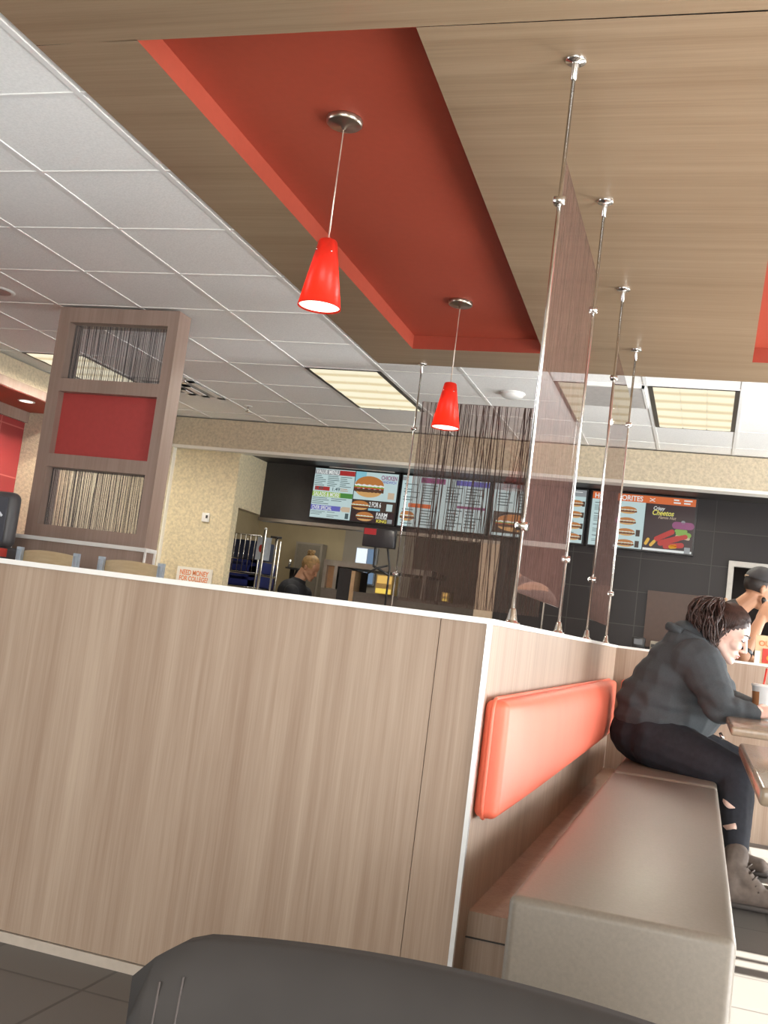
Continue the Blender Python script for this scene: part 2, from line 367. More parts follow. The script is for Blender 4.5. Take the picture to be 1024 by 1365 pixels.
# walls: right wall with windows, rear wall with windows, left wall with windows
XR = 2.6
def wall_x(name, x0, x1, spans, sill, head, y0, y1, m):
    w = MB(); y = y0
    for a, b2 in spans:
        w.box(x0, x1, y, a, 0, TZ); w.box(x0, x1, a, b2, 0, sill); w.box(x0, x1, a, b2, head, TZ); y = b2
    w.box(x0, x1, y, y1, 0, TZ); return struct(w.build(name, m))
HEAD = 2.32
sp = [(-0.9, 2.32*U), (2.975*U, 3.085*U), (3.42*U, 3.66*U), (4.75*U, 5.15*U)]
wall_x('wall_right', XR, XR + 0.12, sp, 0.35, HEAD, -2.62, 12.2, STUC)
for k, (a, b2) in enumerate(sp):
    f = MB(); t = 0.018
    for z0, z1 in ((0.35, 0.39), (HEAD - 0.03, HEAD)): f.box(XR+0.03, XR+0.09, a, b2, z0, z1)
    ml = {0: [(a, a+0.04), (2.15*U, 2.205*U), (2.25*U, 2.275*U), (0.55, 0.60), (1.9, 1.95)], 1: [(3.02*U, 3.045*U)], 2: [], 3: [(4.94*U, 4.96*U)]}[k]
    for m0, m1 in ml: f.box(XR+0.03, XR+0.09, m0, m1, 0.35, HEAD)
    wn = struct(f.build('window_%d' % (k+1), ALU))
    struct(MB().box(XR+0.055, XR+0.061, a, b2, 0.37, HEAD-0.02).build('window_pane', GLASSW, wn))
w = MB(); w.box(-7.6, -1.85, -2.62, -2.5, 0, TZ); w.box(2.25, 2.72, -2.62, -2.5, 0, TZ); w.box(-1.85, 2.25, -2.62, -2.5, 0, 0.4); w.box(-1.85, 2.25, -2.62, -2.5, 2.3, TZ)
struct(w.build('wall_rear', STUC))
f = MB()
for x in (-1.85, -0.5, 0.85, 2.20): f.box(x, x+0.05, -2.60, -2.54, 0.4, 2.3)
f.box(-1.85, 2.25, -2.60, -2.54, 0.4, 0.45); f.box(-1.85, 2.25, -2.60, -2.54, 2.25, 2.3)
wn = struct(f.build('window_5', ALU)); struct(MB().box(-1.85, 2.25, -2.572, -2.566, 0.42, 2.28).build('window_pane', GLASSW, wn))
w = MB(); w.box(-7.6, -7.4, -2.62, 0, 0, TZ); w.box(-7.6, -7.4, 0, 4.0, 0, 0.5); w.box(-7.6, -7.4, 0, 4.0, 2.3, TZ); w.box(-7.6, -7.4, 4.0, 12.2, 0, TZ)
struct(w.build('wall_left', STUC))
struct(MB().box(-7.5, -7.49, 0, 4.0, 0.5, 2.3).build('window_6', GLASSW))

# bulkhead and counter walls
struct(MB().hb(-3.16, 1.52, 5.25, 5.33, 0.842, 1.0).build('wall_bulkhead', STUC))
struct(MB().hb(-2.945, 1.52, 5.243, 5.34, 0.826, 0.842).build('trim_2', CARDW))
struct(MB().hb(-3.92, -2.945, 5.25, 5.35, -0.557, 1.0).build('wall_corner', STUC))
w = MB(); w.hb(-2.945, -2.54, 5.29, 5.36, -0.557, 0.845); w.hb(-2.60, -2.54, 5.36, 5.72, 0.53, 0.845)
struct(w.build('wall_kitchen_side', STUCW))
struct(MB().hb(-2.95, -2.938, 5.262, 5.29, -0.557, 0.83).build('trim_3', CARDW))
YM = 5.66
struct(MB().hb(-2.54, 1.5, 5.33, 5.75, 0.842, 0.87).build('ceiling_counter', DARK))
struct(MB().hb(-2.54, -1.10, YM, YM+0.06, 0.515, 0.85).build('wall_menu_header', DARK))
struct(MB().hb(-2.54, -1.10, YM-0.02, YM+0.07, 0.497, 0.515).build('trim_4', STEEL))
w = MB(); w.hb(-1.10, 0.092, YM, YM+0.06, -0.557, 0.85); w.hb(0.092, 0.62, YM, YM+0.06, 0.53, 0.85); w.hb(0.62, 1.52, YM, YM+0.06, -0.557, 0.85); w.hb(0.092, 0.62, YM, YM+0.06, -0.557, 0.0)
struct(w.build('wall_back', BLACKT))
w = MB(); w.hb(0.085, 0.112, YM-0.02, YM+0.02, 0.0, 0.535); w.hb(0.112, 0.60, YM-0.02, YM+0.02, 0.508, 0.535); w.hb(0.60, 0.63, YM-0.02, YM+0.02, 0.0, 0.535)
struct(w.build('trim_5', plain('grey_frame', (0.45, 0.42, 0.38), 0.4)))
struct(MB().hb(-1.20, -1.10, 5.63, 5.72, -0.557, 0.497).build('trim_6', plain('tan_post', (0.40, 0.31, 0.22), 0.5)))
# kitchen beyond the pass-through
w = MB(); w.hb(-3.2, -2.47, 7.0, 7.06, -0.557, 0.86); struct(w.build('wall_kitchen_back', TAN))
w = MB(); w.hb(-2.47, -1.95, 7.0, 7.06, -0.557, 0.86); struct(w.build('wall_kitchen_panel', GREYW))
w = MB(); w.hb(-1.95, 1.5, 7.0, 7.06, -0.557, 0.86); struct(w.build('wall_kitchen_dark', plain('dark_brown_equipment', (0.085, 0.058, 0.046), 0.5)))
w = MB(); w.hb(-3.2, -3.14, 5.36, 7.0, -0.557, 0.86); struct(w.build('wall_kitchen_left', TAN))
struct(MB().hb(-3.2, 1.5, 5.72, 7.06, 0.93, 0.96).build('ceiling_kitchen', TILEC))
# left nook with red soffit
w = MB(); w.hb(-3.30, -3.19, 1.5, 5.25, 0.905, 1.0); struct(w.build('wall_nook_fascia', STUC))
w = MB(); w.hb(-3.30, -3.185, 1.5, 5.25, 0.861, 0.905); struct(w.build('trim_7', WOODD))
w = MB(); w.hb(-3.55, -3.19, 1.5, 4.72, 0.857, 0.87); struct(w.build('ceiling_nook', RED))
w = MB(); w.hb(-3.60, -3.50, 1.5, 4.69, 0.80, 0.857); struct(w.build('trim_8', WOODD))
struct(MB().hb(-3.62, -3.52, 1.5, 4.69, -0.557, 0.81).build('wall_nook', REDT))
struct(MB().hb(-3.62, -3.185, 4.69, 4.85, -0.557, 0.857).build('wall_nook_end', STUC))
struct(MB().hb(-3.62, -3.19, 4.85, 5.25, -0.557, 1.0).build('wall_nook_return', STUC))

# ================================================================== ceiling fixtures
LENS = None
def lens_mat():
    m = bpy.data.materials.new('louvre_lens'); N, L, b = nodes(m); setp(b, 0.4)
    tc = N.new('ShaderNodeTexCoord'); wv = N.new('ShaderNodeTexWave'); wv.bands_direction = 'Y'; wv.inputs['Scale'].default_value = 1.35; wv.inputs['Distortion'].default_value = 1.2; wv.inputs['Detail Scale'].default_value = 1.2
    L.new(tc.outputs['Object'], wv.inputs['Vector'])
    r = N.new('ShaderNodeValToRGB'); r.color_ramp.elements[0].color = (0.72, 0.60, 0.36, 1); r.color_ramp.elements[1].color = (1.0, 0.92, 0.68, 1); r.color_ramp.elements[1].position = 0.55
    L.new(wv.outputs['Fac'], r.inputs['Fac']); L.new(r.outputs['Color'], b.inputs['Emission Color']); b.inputs['Emission Strength'].default_value = 0.95
    b.inputs['Base Color'].default_value = (0.10, 0.095, 0.08, 1); return m
LENS = lens_mat()
def troffer(x0, x1, label, grp):
    y0, y1 = 3.981, 4.714
    t = thing('ceiling_light', label, 'light', ((x0+x1)/2*U, (y0+y1)/2*U, TZ), grp)
    X0, X1, Y0, Y1 = x0*U+0.014, x1*U-0.014, y0*U+0.012, y1*U-0.012; e = 0.028
    f = MB()
    f.box(X0, X0+e, Y0, Y1, TZ-0.008, TZ-0.002); f.box(X1-e, X1, Y0, Y1, TZ-0.008, TZ-0.002); f.box(X0, X1, Y0, Y0+0.01, TZ-0.008, TZ-0.002); f.box(X0, X1, Y1-0.01, Y1, TZ-0.008, TZ-0.002)
    f.build('frame', plain('dark_bronze_frame', (0.06, 0.05, 0.04), 0.4), t)
    n = 3; wX = (X1-X0-2*e)/n
    for k in range(n):
        a = X0+e+k*wX+0.002; b2 = a+wX-0.004; m = MB(); ny = 24
        rows = []
        for j in range(ny+1):
            y = Y0+0.01+(Y1-Y0-0.02)*j/ny
            rows.append([m.bm.verts.new((a+(b2-a)*i/4, y, TZ-0.007-0.0035*abs(math.sin(math.pi*5*j/ny + 0.25*math.sin(math.pi*i/4))))) for i in range(5)])
        for A2, B2 in zip(rows, rows[1:]):
            for i in range(4): m.bm.faces.new((A2[i], B2[i], B2[i+1], A2[i+1]))
        for ff in m.bm.faces: ff.smooth = True
        m.build('lens', LENS, t)
    for k in range(3):
        l = bpy.data.lights.new('fluorescent_tube', 'SPOT'); l.energy = 34; l.color = (1.0, 0.93, 0.80); l.spot_size = 2.9; l.spot_blend = 0.6; l.shadow_soft_size = 0.02
        lo = bpy.data.objects.new('fluorescent_tube', l); COL.objects.link(lo); lo.location = ((X0+X1)/2, Y0+(Y1-Y0)*(k+0.5)/3, TZ-0.035)
    return t
troffer(-1.69, -1.342, 'fluorescent ceiling panel behind the first red pendant lamp', 'fluorescent ceiling panels')
troffer(-0.296, 0.052, 'fluorescent ceiling panel right of the steel rods, above the dark menu wall', 'fluorescent ceiling panels')
troffer(-3.08, -2.732, 'fluorescent ceiling panel seen through the top window of the wooden column', 'fluorescent ceiling panels')
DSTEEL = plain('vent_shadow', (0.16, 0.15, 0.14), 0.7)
t = thing('ceiling_vent', 'grey slatted return vent in the ceiling behind the steel rods', 'vent', (-0.465*U, 4.16*U, TZ), None)
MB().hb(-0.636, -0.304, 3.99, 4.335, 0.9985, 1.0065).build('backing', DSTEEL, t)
s = MB()
for k in range(26):
    y = 3.995 + 0.335*k/25; s.hb(-0.632, -0.308, y-0.003, y+0.003, 0.995, 0.9985)
s.build('grille', plain('vent_grey', (0.50, 0.47, 0.44), 0.5), t)
f = MB(); f.hb(-0.64, -0.300, 3.985, 3.995, 0.994, 1.005); f.hb(-0.64, -0.300, 4.33, 4.34, 0.994, 1.005); f.hb(-0.64, -0.63, 3.985, 4.34, 0.994, 1.005); f.hb(-0.31, -0.30, 3.985, 4.34, 0.994, 1.005)
f.build('frame', GRID, t)
t = thing('ceiling_vent', 'white square air diffuser with stepped louvres beside the wooden column', 'vent', (-2.558*U, 4.53*U, TZ), None)
MB().hb(-2.73, -2.386, 4.35, 4.712, 1.0, 1.006).build('backing', plain('diffuser_grey', (0.42, 0.41, 0.39), 0.7), t)
for k, (i, z) in enumerate(((0.0, 0.999), (0.06, 0.993), (0.11, 0.988))):
    f = MB(); x0, x1, y0, y1 = -2.73+i, -2.386-i, 4.35+i, 4.712-i; w_ = 0.035
    f.hb(x0, x1, y0, y0+w_, z, z+0.003); f.hb(x0, x1, y1-w_, y1, z, z+0.003); f.hb(x0, x0+w_, y0, y1, z, z+0.003); f.hb(x1-w_, x1, y0, y1, z, z+0.003)
    f.build('louvre', GRID, t)
for x, y, lb in ((-2.40, 4.30, 'small white sprinkler head hanging beside the air diffuser'), (-2.33, 4.86, 'small white sprinkler head nearest the beige bulkhead')):
    t = thing('sprinkler', lb, 'sprinkler', (x*U, y*U, TZ)); MB().cyl((x*U, y*U, TZ), (x*U, y*U, TZ-0.008), 0.035).build('plate', WHITE, t); MB().cyl((x*U, y*U, TZ-0.008), (x*U, y*U, TZ-0.05), 0.009).cyl((x*U, y*U, TZ-0.05), (x*U, y*U, TZ-0.054), 0.02).build('nozzle', CHROME, t)
t = thing('smoke_detector', 'round white smoke detector on the ceiling behind the far red pendant', 'detector', (-0.849*U, 4.24*U, TZ))
MB().lathe((-0.849*U, 4.24*U, TZ), [(0.001, -0.04), (0.055, -0.038), (0.075, -0.026), (0.08, -0.012)], 28).build('cover', WHITE, t)
MB().lathe((-0.849*U, 4.24*U, TZ), [(0.08, -0.012), (0.09, -0.010), (0.09, 0)], 28).build('base', GRID, t)
t = thing('ceiling_speaker', 'round ceiling speaker grille cut off by the left edge above the column', 'speaker', (-2.545*U, 3.11*U, TZ))
MB().lathe((-2.545*U, 3.11*U, TZ), [(0.001, -0.006), (0.085, -0.006)], 32).build('grille', plain('pinkish_grille', (0.45, 0.36, 0.33), 0.7), t)
MB().lathe((-2.545*U, 3.11*U, TZ), [(0.085, -0.007), (0.105, -0.006), (0.11, 0)], 32).build('ring', GRID, t)
t = thing('downlight', 'round glowing downlight in the red soffit at the far left', 'light', (-3.34*U, 4.36*U, zz(0.857)))
t.location = (-3.30*U, 4.38*U, zz(0.857))
MB().lathe(t.location, [(0.055, -0.004), (0.068, -0.006), (0.072, 0)], 24).build('ring', WHITE, t)
MB().lathe(t.location, [(0.001, -0.003), (0.055, -0.003)], 24).build('lens', emis('downlight_glow', (1, 0.93, 0.78), 3), t)
dl = bpy.data.lights.new('downlight_bulb', 'SPOT'); dl.energy = 14; dl.spot_size = 2.0; dl.color = (1, 0.85, 0.65)
do = bpy.data.objects.new('downlight_bulb', dl); COL.objects.link(do); do.location = t.location + Vector((0, 0, -0.02))

# ================================================================== pendants
def shade_mat():
    m = bpy.data.materials.new('red_glass'); m.use_nodes = True; N, L = m.node_tree.nodes, m.node_tree.links; N.clear()
    o = N.new('ShaderNodeOutputMaterial'); tr = N.new('ShaderNodeBsdfTranslucent'); df = N.new('ShaderNodeBsdfPrincipled')
    nz = N.new('ShaderNodeTexNoise'); nz.inputs['Scale'].default_value = 20
    r = N.new('ShaderNodeValToRGB'); r.color_ramp.elements[0].color = (0.60, 0.05, 0.03, 1); r.color_ramp.elements[1].color = (0.74, 0.065, 0.04, 1)
    L.new(nz.outputs['Fac'], r.inputs['Fac']); tr.inputs[0].default_value = (0.92, 0.13, 0.04, 1); L.new(r.outputs['Color'], df.inputs['Base Color']); df.inputs['Roughness'].default_value = 0.3
    mx = N.new('ShaderNodeMixShader'); mx.inputs[0].default_value = 0.5; L.new(tr.outputs[0], mx.inputs[1]); L.new(df.outputs[0], mx.inputs[2]); L.new(mx.outputs[0], o.inputs[0]); return m
RGLASS = shade_mat(); GLOW = emis('bulb_glow', (1.0, 0.93, 0.80), 3.2)
def pendant(x, y, lb):
    X, Y = x*U, y*U; zc = CZ + RD; z1, z0 = zz(0.780), zz(0.634)
    t = thing('pendant_lamp', lb, 'lamp', (X, Y, zc), 'red cone pendant lamps')
    MB().lathe((X, Y, zc), [(0.066, 0), (0.068, -0.004), (0.066, -0.018), (0.060, -0.024), (0.012, -0.027), (0.006, -0.040), (0.001, -0.042)], 36).build('canopy', plain('bronze_nickel', (0.50, 0.45, 0.37), 0.3, 1.0), t)
    MB().cyl((X, Y, zc-0.03), (X, Y, z1), 0.0028, seg=8).build('cord', plain('cord_cover', (0.70, 0.62, 0.52), 0.3, 0.6), t)
    sh = MB().lathe((X, Y, 0), [(0.001, z1+0.002), (0.030, z1), (0.034, z1-0.006), (0.078, z0), (0.0745, z0), (0.031, z1-0.010), (0.001, z1-0.012)], 40).build('lamp_shade', RGLASS, t)
    MB().ell((X-0.026, Y-0.034, z1-0.045), 0.004).build('screw', CHROME, sh); MB().ell((X+0.03, Y-0.03, z1-0.05), 0.004).build('screw', CHROME, sh)
    MB().lathe((X, Y, 0), [(0.001, z0+0.006), (0.073, z0+0.006)], 32).build('bulb', GLOW, t)
    MB().ell((X, Y, z0+0.115), 0.02).build('lamp_holder', WHITE, t)
    l = bpy.data.lights.new('pendant_bulb', 'POINT'); l.energy = 13; l.color = (1, 0.72, 0.36); l.shadow_soft_size = 0.02
    lo = bpy.data.objects.new('pendant_bulb', l); COL.objects.link(lo); lo.location = (X, Y, z0+0.042)
    l = bpy.data.lights.new('pendant_downlight', 'SPOT'); l.energy = 8; l.color = (1, 0.86, 0.66); l.spot_size = 2.2; l.shadow_soft_size = 0.05
    lo = bpy.data.objects.new('pendant_downlight', l); COL.objects.link(lo); lo.location = (X, Y, z0-0.005)
pendant(-0.830, 2.0, 'red glass cone pendant lamp nearest the viewer')
pendant(-0.843, 3.2, 'red glass cone pendant lamp farther away, before the lined screen')

# ================================================================== low partition (booth wall)
XF, YF = -0.285, 1.455           # outer corner of the booth wall
YW, TOP, BOT = 3.75, 0.024, -0.557
pt = thing('partition', 'low wood-laminate booth wall with white cap, turning the corner beside the bench', 'partition', (XF*U, YF*U, 0))
MB().hb(-1.9, -0.3555, YF, YF+0.06, -0.540, 0.016).build('front_panel', WOODV, pt)
MB().hb(-0.3545, XF-0.003, YF, YF+0.06, -0.557, 0.016).build('front_panel', WOODV, pt)
MB().hb(XF-0.055, XF, YF+0.006, YW+0.06, -0.557, 0.016).build('side_panel', WOODV, pt)
MB().hb(XF, 1.3, YW, YW+0.06, -0.557, 0.016).build('far_panel', WOODV, pt)
MB().hb(-1.4, XF-0.055, YW+0.005, YW+0.06, -0.557, 0.016).build('far_panel', WOODV, pt)
c = MB(); e = 0.004
c.hb(-1.9, XF+e, YF-e, YF+0.064, 0.016, TOP); c.hb(XF-0.059, XF+e, YF+0.064, YW+0.064, 0.016, TOP); c.hb(-1.4, 1.3, YW-e, YW+0.064, 0.0161, TOP-0.0001)
c.build('cap', WHITE, pt, )
MB().hb(XF-0.003, XF+0.0035, YF-0.0035, YF+0.006, -0.557, 0.016).build('corner_trim', ALU, pt)
MB().hb(-1.9, -0.3555, YF-0.002, YF+0.05, -0.557, -0.542).build('base_strip', plain('base_strip_beige', (0.50, 0.43, 0.36), 0.5), pt)
pl = MB(); pl.hb(XF, -0.19, 1.545, YW, -0.557, -0.392); pl.build('plinth_ledge', WOODV, pt)
MB().hb(XF+0.0, -0.19, 1.5415, 1.545, -0.428, -0.4265).build('plinth_seam', CARDK, pt)

# ================================================================== benches, cushions, tables
def bench(y0, y1, lb):
    t = thing('bench', lb, 'bench', (-0.06*U, (y0+y1)/2*U, 0), 'solid taupe benches')
    MB().rbox(-0.186*U, 0.064*U, y0*U, y1*U, 0.0, zz(-0.29), 0.018, 4).build('seat_block', SOLID, t)
    return t
bench(1.25, 2.70, 'taupe solid-surface bench block running away beside the orange cushion')
bench(2.735, 3.70, 'taupe solid-surface bench block the woman in black jeans sits on')
def cushion(x0, x1, y0, y1, z0, z1, lb, axis):
    t = thing('backrest_cushion', lb, 'cushion', ((x0+x1)/2*U, (y0+y1)/2*U, zz(z0)))
    b = [x0*U, x1*U, y0*U, y1*U, zz(z0), zz(z1)]
    m = MB().rbox(*b, 0.02, 5)
    bmesh.ops.subdivide_edges(m.bm, edges=[ed for ed in m.bm.edges if ed.calc_length() > 0.05], cuts=10, use_grid_fill=True)
    for v in m.bm.verts:   # stuffed crown on the visible face
        if axis == 'x':
            fy = (v.co.y-b[2])/(b[3]-b[2]); fz = (v.co.z-b[4])/(b[5]-b[4])
            if v.co.x > b[0] + 0.03: v.co.x += 0.028*(max(0, 1-(2*fy-1)**6))*(max(0, 1-(2*fz-1)**4)) - 0.012
        else:
            fx = (v.co.x-b[0])/(b[1]-b[0]); fz = (v.co.z-b[4])/(b[5]-b[4])
            if v.co.y < b[3] - 0.03: v.co.y -= 0.02*(max(0, 1-(2*fx-1)**6))*(max(0, 1-(2*fz-1)**4))
    for ff in m.bm.faces: ff.smooth = True
    m.build('pad', ORANGE, t)
    if axis == 'x':
        xx = b[0]+0.022; p = 0.006; r = 0.03
        pts = []
        for cy, cz, a0 in ((b[3]-r, b[5]-r, 0), (b[2]+r, b[5]-r, 90), (b[2]+r, b[4]+r, 180), (b[3]-r, b[4]+r, 270)):
            for k in range(5):
                a = math.radians(a0+90*k/4); pts.append((xx, cy+(r+0.002)*math.cos(a), cz+(r+0.002)*math.sin(a)))
        pts.append(pts[0]); MB().tube(pts, 0.0055, 6).build('piping', ORANGE, t)
    return t
cushion(XF, XF+0.042, 1.485, 3.45, -0.252, -0.088, 'long orange vinyl backrest cushion on the booth side wall', 'x')
cushion(XF+0.03, -0.11, YW-0.032, YW, -0.25, -0.088, 'short orange vinyl backrest cushion on the far booth wall behind the woman', 'y')
TABT = 0.739
def table(y0, y1, lb):
    x0, x1 = 0.071*U, 0.071*U+0.70
    t = thing('table', lb, 'table', ((x0+x1)/2, (y0+y1)/2*U, 0))
    MB().rbox(x0, x1, y0*U, y1*U, TABT-0.034, TABT, 0.010, 3).build('tabletop', plain('table_laminate', (0.27, 0.21, 0.15), 0.2, var=0.1, scale=60), t)
    cx, cy = x0+0.45, (y0+y1)/2*U
    MB().cyl((cx, cy, 0.03), (cx, cy, TABT-0.03), 0.04).build('pedestal', BLACK, t)
    MB().rbox(cx-0.2, cx+0.2, cy-0.25, cy+0.25, 0.0, 0.03, 0.01, 2).build('base', BLACK, t)
    return t
table(1.222, 1.885, 'brown laminate table beside the near bench, cut by the right edge')
table(2.385, 3.45, 'brown laminate table the woman leans on with her drink')

# ================================================================== support rods and resin screens
def rod(x, y, zb, lb, hz=1.0, zc=(0.185, 0.745)):
    X, Y = x*U, y*U
    t = thing('support_rod', lb, 'rod', (X, Y, zz(zb)), 'steel support rods')
    MB().cyl((X, Y, zz(zb)), (X, Y, zz(hz)), 0.0062, seg=12).build('pole', CHROME, t)
    MB().lathe((X, Y, zz(hz)), [(0.031, 0), (0.031, -0.005), (0.029, -0.008), (0.011, -0.010), (0.0105, -0.014), (0.0085, -0.062), (0.0062, -0.064)], 24).build('ceiling_flange', CHROME, t)
    MB().lathe((X, Y, zz(zb)), [(0.024, 0), (0.024, 0.004), (0.017, 0.006), (0.015, 0.012), (0.009, 0.040), (0.0062, 0.043)], 24).build('base_flange', CHROME, t)
    for z in zc:
        q = MB(); q.cyl((X-0.016, Y-0.004, zz(z)), (X+0.016, Y-0.004, zz(z)), 0.013, seg=18).cyl((X-0.010, Y-0.012, zz(z)), (X-0.010, Y+0.016, zz(z)), 0.010, seg=14)
        q.build('clamp', CHROME, t)
    return t
r0 = rod(-0.301, 1.716, TOP, 'steel rod nearest the viewer, on the booth corner')
for k, (y, lb) in enumerate(((2.302, 'steel rod second from the booth corner'), (2.889, 'steel rod third from the booth corner'), (3.489, 'steel rod fourth from the booth corner, before the orange menu'))):
    dup(r0, (-0.301*U, y*U, zz(TOP)), lb)
dup(r0, (-1.126*U, 3.815*U, zz(TOP)), 'steel rod at the left edge of the lined resin screen')
dup(r0, (-0.560*U, 3.815*U, zz(TOP)), 'steel rod at the right edge of the lined resin screen')
def resin(name, lb, x0, x1, y0, y1, z0, z1, along, pitch, mats, root=None, rw=0.0016, rd=0.0009, tilt=0.02):
    """clear sheet with embedded wandering reeds, one mesh"""
    m = MB(); m.hb(x0, x1, y0, y1, z0, z1, 0)
    L0, L1 = (x0*U, x1*U) if along == 'x' else (y0*U, y1*U)
    mid = ((y0+y1)/2*U) if along == 'x' else ((x0+x1)/2*U)
    Z0, Z1 = zz(z0)+0.002, zz(z1)-0.002; p = L0 + 0.004
    while p < L1 - 0.004:
        t = random.gauss(0, tilt); a = p; b2 = min(max(p + t*(Z1-Z0), L0+0.003), L1-0.003); w_ = rw*random.choice((0.6, 0.8, 1, 1.3)); md = (a+b2)/2 + random.gauss(0, 0.002)
        md = min(max(md, L0+0.003), L1-0.003)
        zm = Z0 + (Z1-Z0)*random.uniform(0.35, 0.65); n = len(m.bm.faces); off = random.uniform(-0.001, 0.001)
        def ring(q, z):
            if along == 'x': return [m.bm.verts.new((q+sx*w_/2, mid+off+sy*rd/2, z)) for sx, sy in ((-1,-1),(1,-1),(1,1),(-1,1))]
            return [m.bm.verts.new((mid+off+sy*rd/2, q+sx*w_/2, z)) for sx, sy in ((-1,-1),(1,-1),(1,1),(-1,1))]
        R = [ring(a, Z0), ring(md, zm), ring(b2, Z1)]
        for A2, B2 in zip(R, R[1:]):
            for i in range(4): m.bm.faces.new((A2[i], A2[(i+1)%4], B2[(i+1)%4], B2[i]))
        m.bm.faces.new(R[0]); m.bm.faces.new(R[-1]); m._tag(n, 1)
        p += pitch * random.uniform(0.35, 1.65)
    o = m.build(name, mats, root)
    if root is None: tag(o, lb, 'screen')
    return o
resin('resin_screen', 'clear resin screen with dark wandering lines facing the viewer, between two rods', -1.112, -0.577, 3.832, 3.838, 0.089, 0.857, 'x', 0.0108, [CLEAR, STRAND], rw=0.0042, tilt=0.035)
resin('resin_screen', 'lined resin screen seen edge-on between the first and second steel rods', -0.3045, -0.3005, 1.728, 2.288, 0.078, 0.826, 'y', 0.0085, [CLEARB, STRAND_LIT], rd=0.0011)
resin('resin_screen', 'lined resin screen seen edge-on between the third and fourth steel rods', -0.3045, -0.3005, 2.902, 3.476, 0.080, 0.826, 'y', 0.0085, [CLEARB, STRAND_LIT], rd=0.0011)

# ================================================================== wooden column divider
dv = thing('room_divider', 'tall wooden column frame with three stacked windows at the left', 'divider', (-2.115*U, 3.28*U, 0))
y0, y1 = 3.25, 3.335
f = MB()
f.hb(-2.366, -2.318, y0, y1, -0.557, 0.998); f.hb(-1.914, -1.873, y0, y1, -0.557, 0.998)
for a, b2 in ((0.942, 0.998), (0.683, 0.731), (0.404, 0.452), (-0.557, 0.193)): f.hb(-2.318, -1.914, y0, y1, a, b2)
f.build('frame', WOODD, dv)
resin('lined_pane', '', -2.318, -1.914, 3.288, 3.293, 0.731, 0.942, 'x', 0.0105, [CLEAR2, plain('black_reed', (0.05, 0.04, 0.045), 0.6)], dv, rw=0.0036, tilt=0.012)
resin('lined_pane', '', -2.318, -1.914, 3.288, 3.293, 0.193, 0.404, 'x', 0.0105, [CLEAR2, plain('black_reed', (0.05, 0.04, 0.045), 0.6)], dv, rw=0.0036, tilt=0.012)
rp = MB().hb(-2.318, -1.914, 3.283, 3.297, 0.452, 0.683).build('red_panel', REDP, dv); rp['label'] = 'dark red panel'
# low wall with white trim before the column
hw = thing('low_wall', 'low wooden wall with thin white trim in front of the wooden column', 'wall', (-2.08*U, 3.18*U, 0))
MB().hb(-2.35, -1.822, 3.17, 3.23, -0.557, 0.137).build('panel', WOODD, hw)
c = MB(); c.hb(-2.358, -1.814, 3.160, 3.235, 0.131, 0.1445); c.build('cap', WHITE, hw)
c = MB(); c.hb(-2.358, -2.348, 3.163, 3.233, -0.557, 0.137); c.hb(-1.822, -1.816, 3.163, 3.170, -0.557, 0.137); c.build('edge_trim', WHITE, hw); MB().hb(-1.822, -1.816, 3.228, 3.235, -0.557, 0.137).build('edge_trim', WHITE, hw)
# two cafe chairs
def chair(x, y, lb):
    X, Y = x*U, y*U; t = thing('dining_chair', lb, 'chair', (X, Y, 0), 'blond wood chairs'); zt = zz(0.088); h = 0.20
    for sx in (-1, 1):
        fr = MB(); fr.tube([(X+sx*0.20, Y-0.02, 0.0), (X+sx*0.19, Y+0.02, 0.46), (X+sx*0.185, Y-0.015, 0.75), (X+sx*0.18, Y-0.03, zt-0.01)], 0.013, 8)
        fr.tube([(X+sx*0.19, Y+0.02, 0.445), (X+sx*0.19, Y+0.42, 0.445), (X+sx*0.20, Y+0.42, 0.0)], 0.012, 8); fr.build('side_frame', FRAMEB, t)
    b = MB(); n = 14; rows = []
    for i in range(n+1):
        u = i/n*2-1; x_ = X+u*0.165; yb = Y-0.03-0.03*(1-u*u)+0.03; zt2 = zt + 0.012*(1-u*u) - 0.012
        rows.append([b.bm.verts.new(p) for p in ((x_, yb-0.007, zt-h), (x_, yb-0.007, zt2), (x_, yb+0.007, zt2), (x_, yb+0.007, zt-h))])
    for A2, B2 in zip(rows, rows[1:]):
        for k in range(4): b.bm.faces.new((A2[k], A2[(k+1)%4], B2[(k+1)%4], B2[k]))
    b.bm.faces.new(rows[0]); b.bm.faces.new(rows[-1]); b.build('backrest', BLOND, t)
    MB().rbox(X-0.2, X+0.2, Y+0.0, Y+0.42, 0.455, 0.475, 0.009, 3).build('seat', BLOND, t)
    for sx in (-1, 1): MB().box(X+sx*0.178-0.016, X+sx*0.178+0.016, Y-0.035, Y-0.012, zt-0.25, zt+0.005).build('back_post', FRAMEB, t)
chair(-2.00, 2.9, 'blond wood chair back above the wall cap, left of the pair by the column')
chair(-1.70, 2.9, 'blond wood chair back above the wall cap, right of the pair by the column')
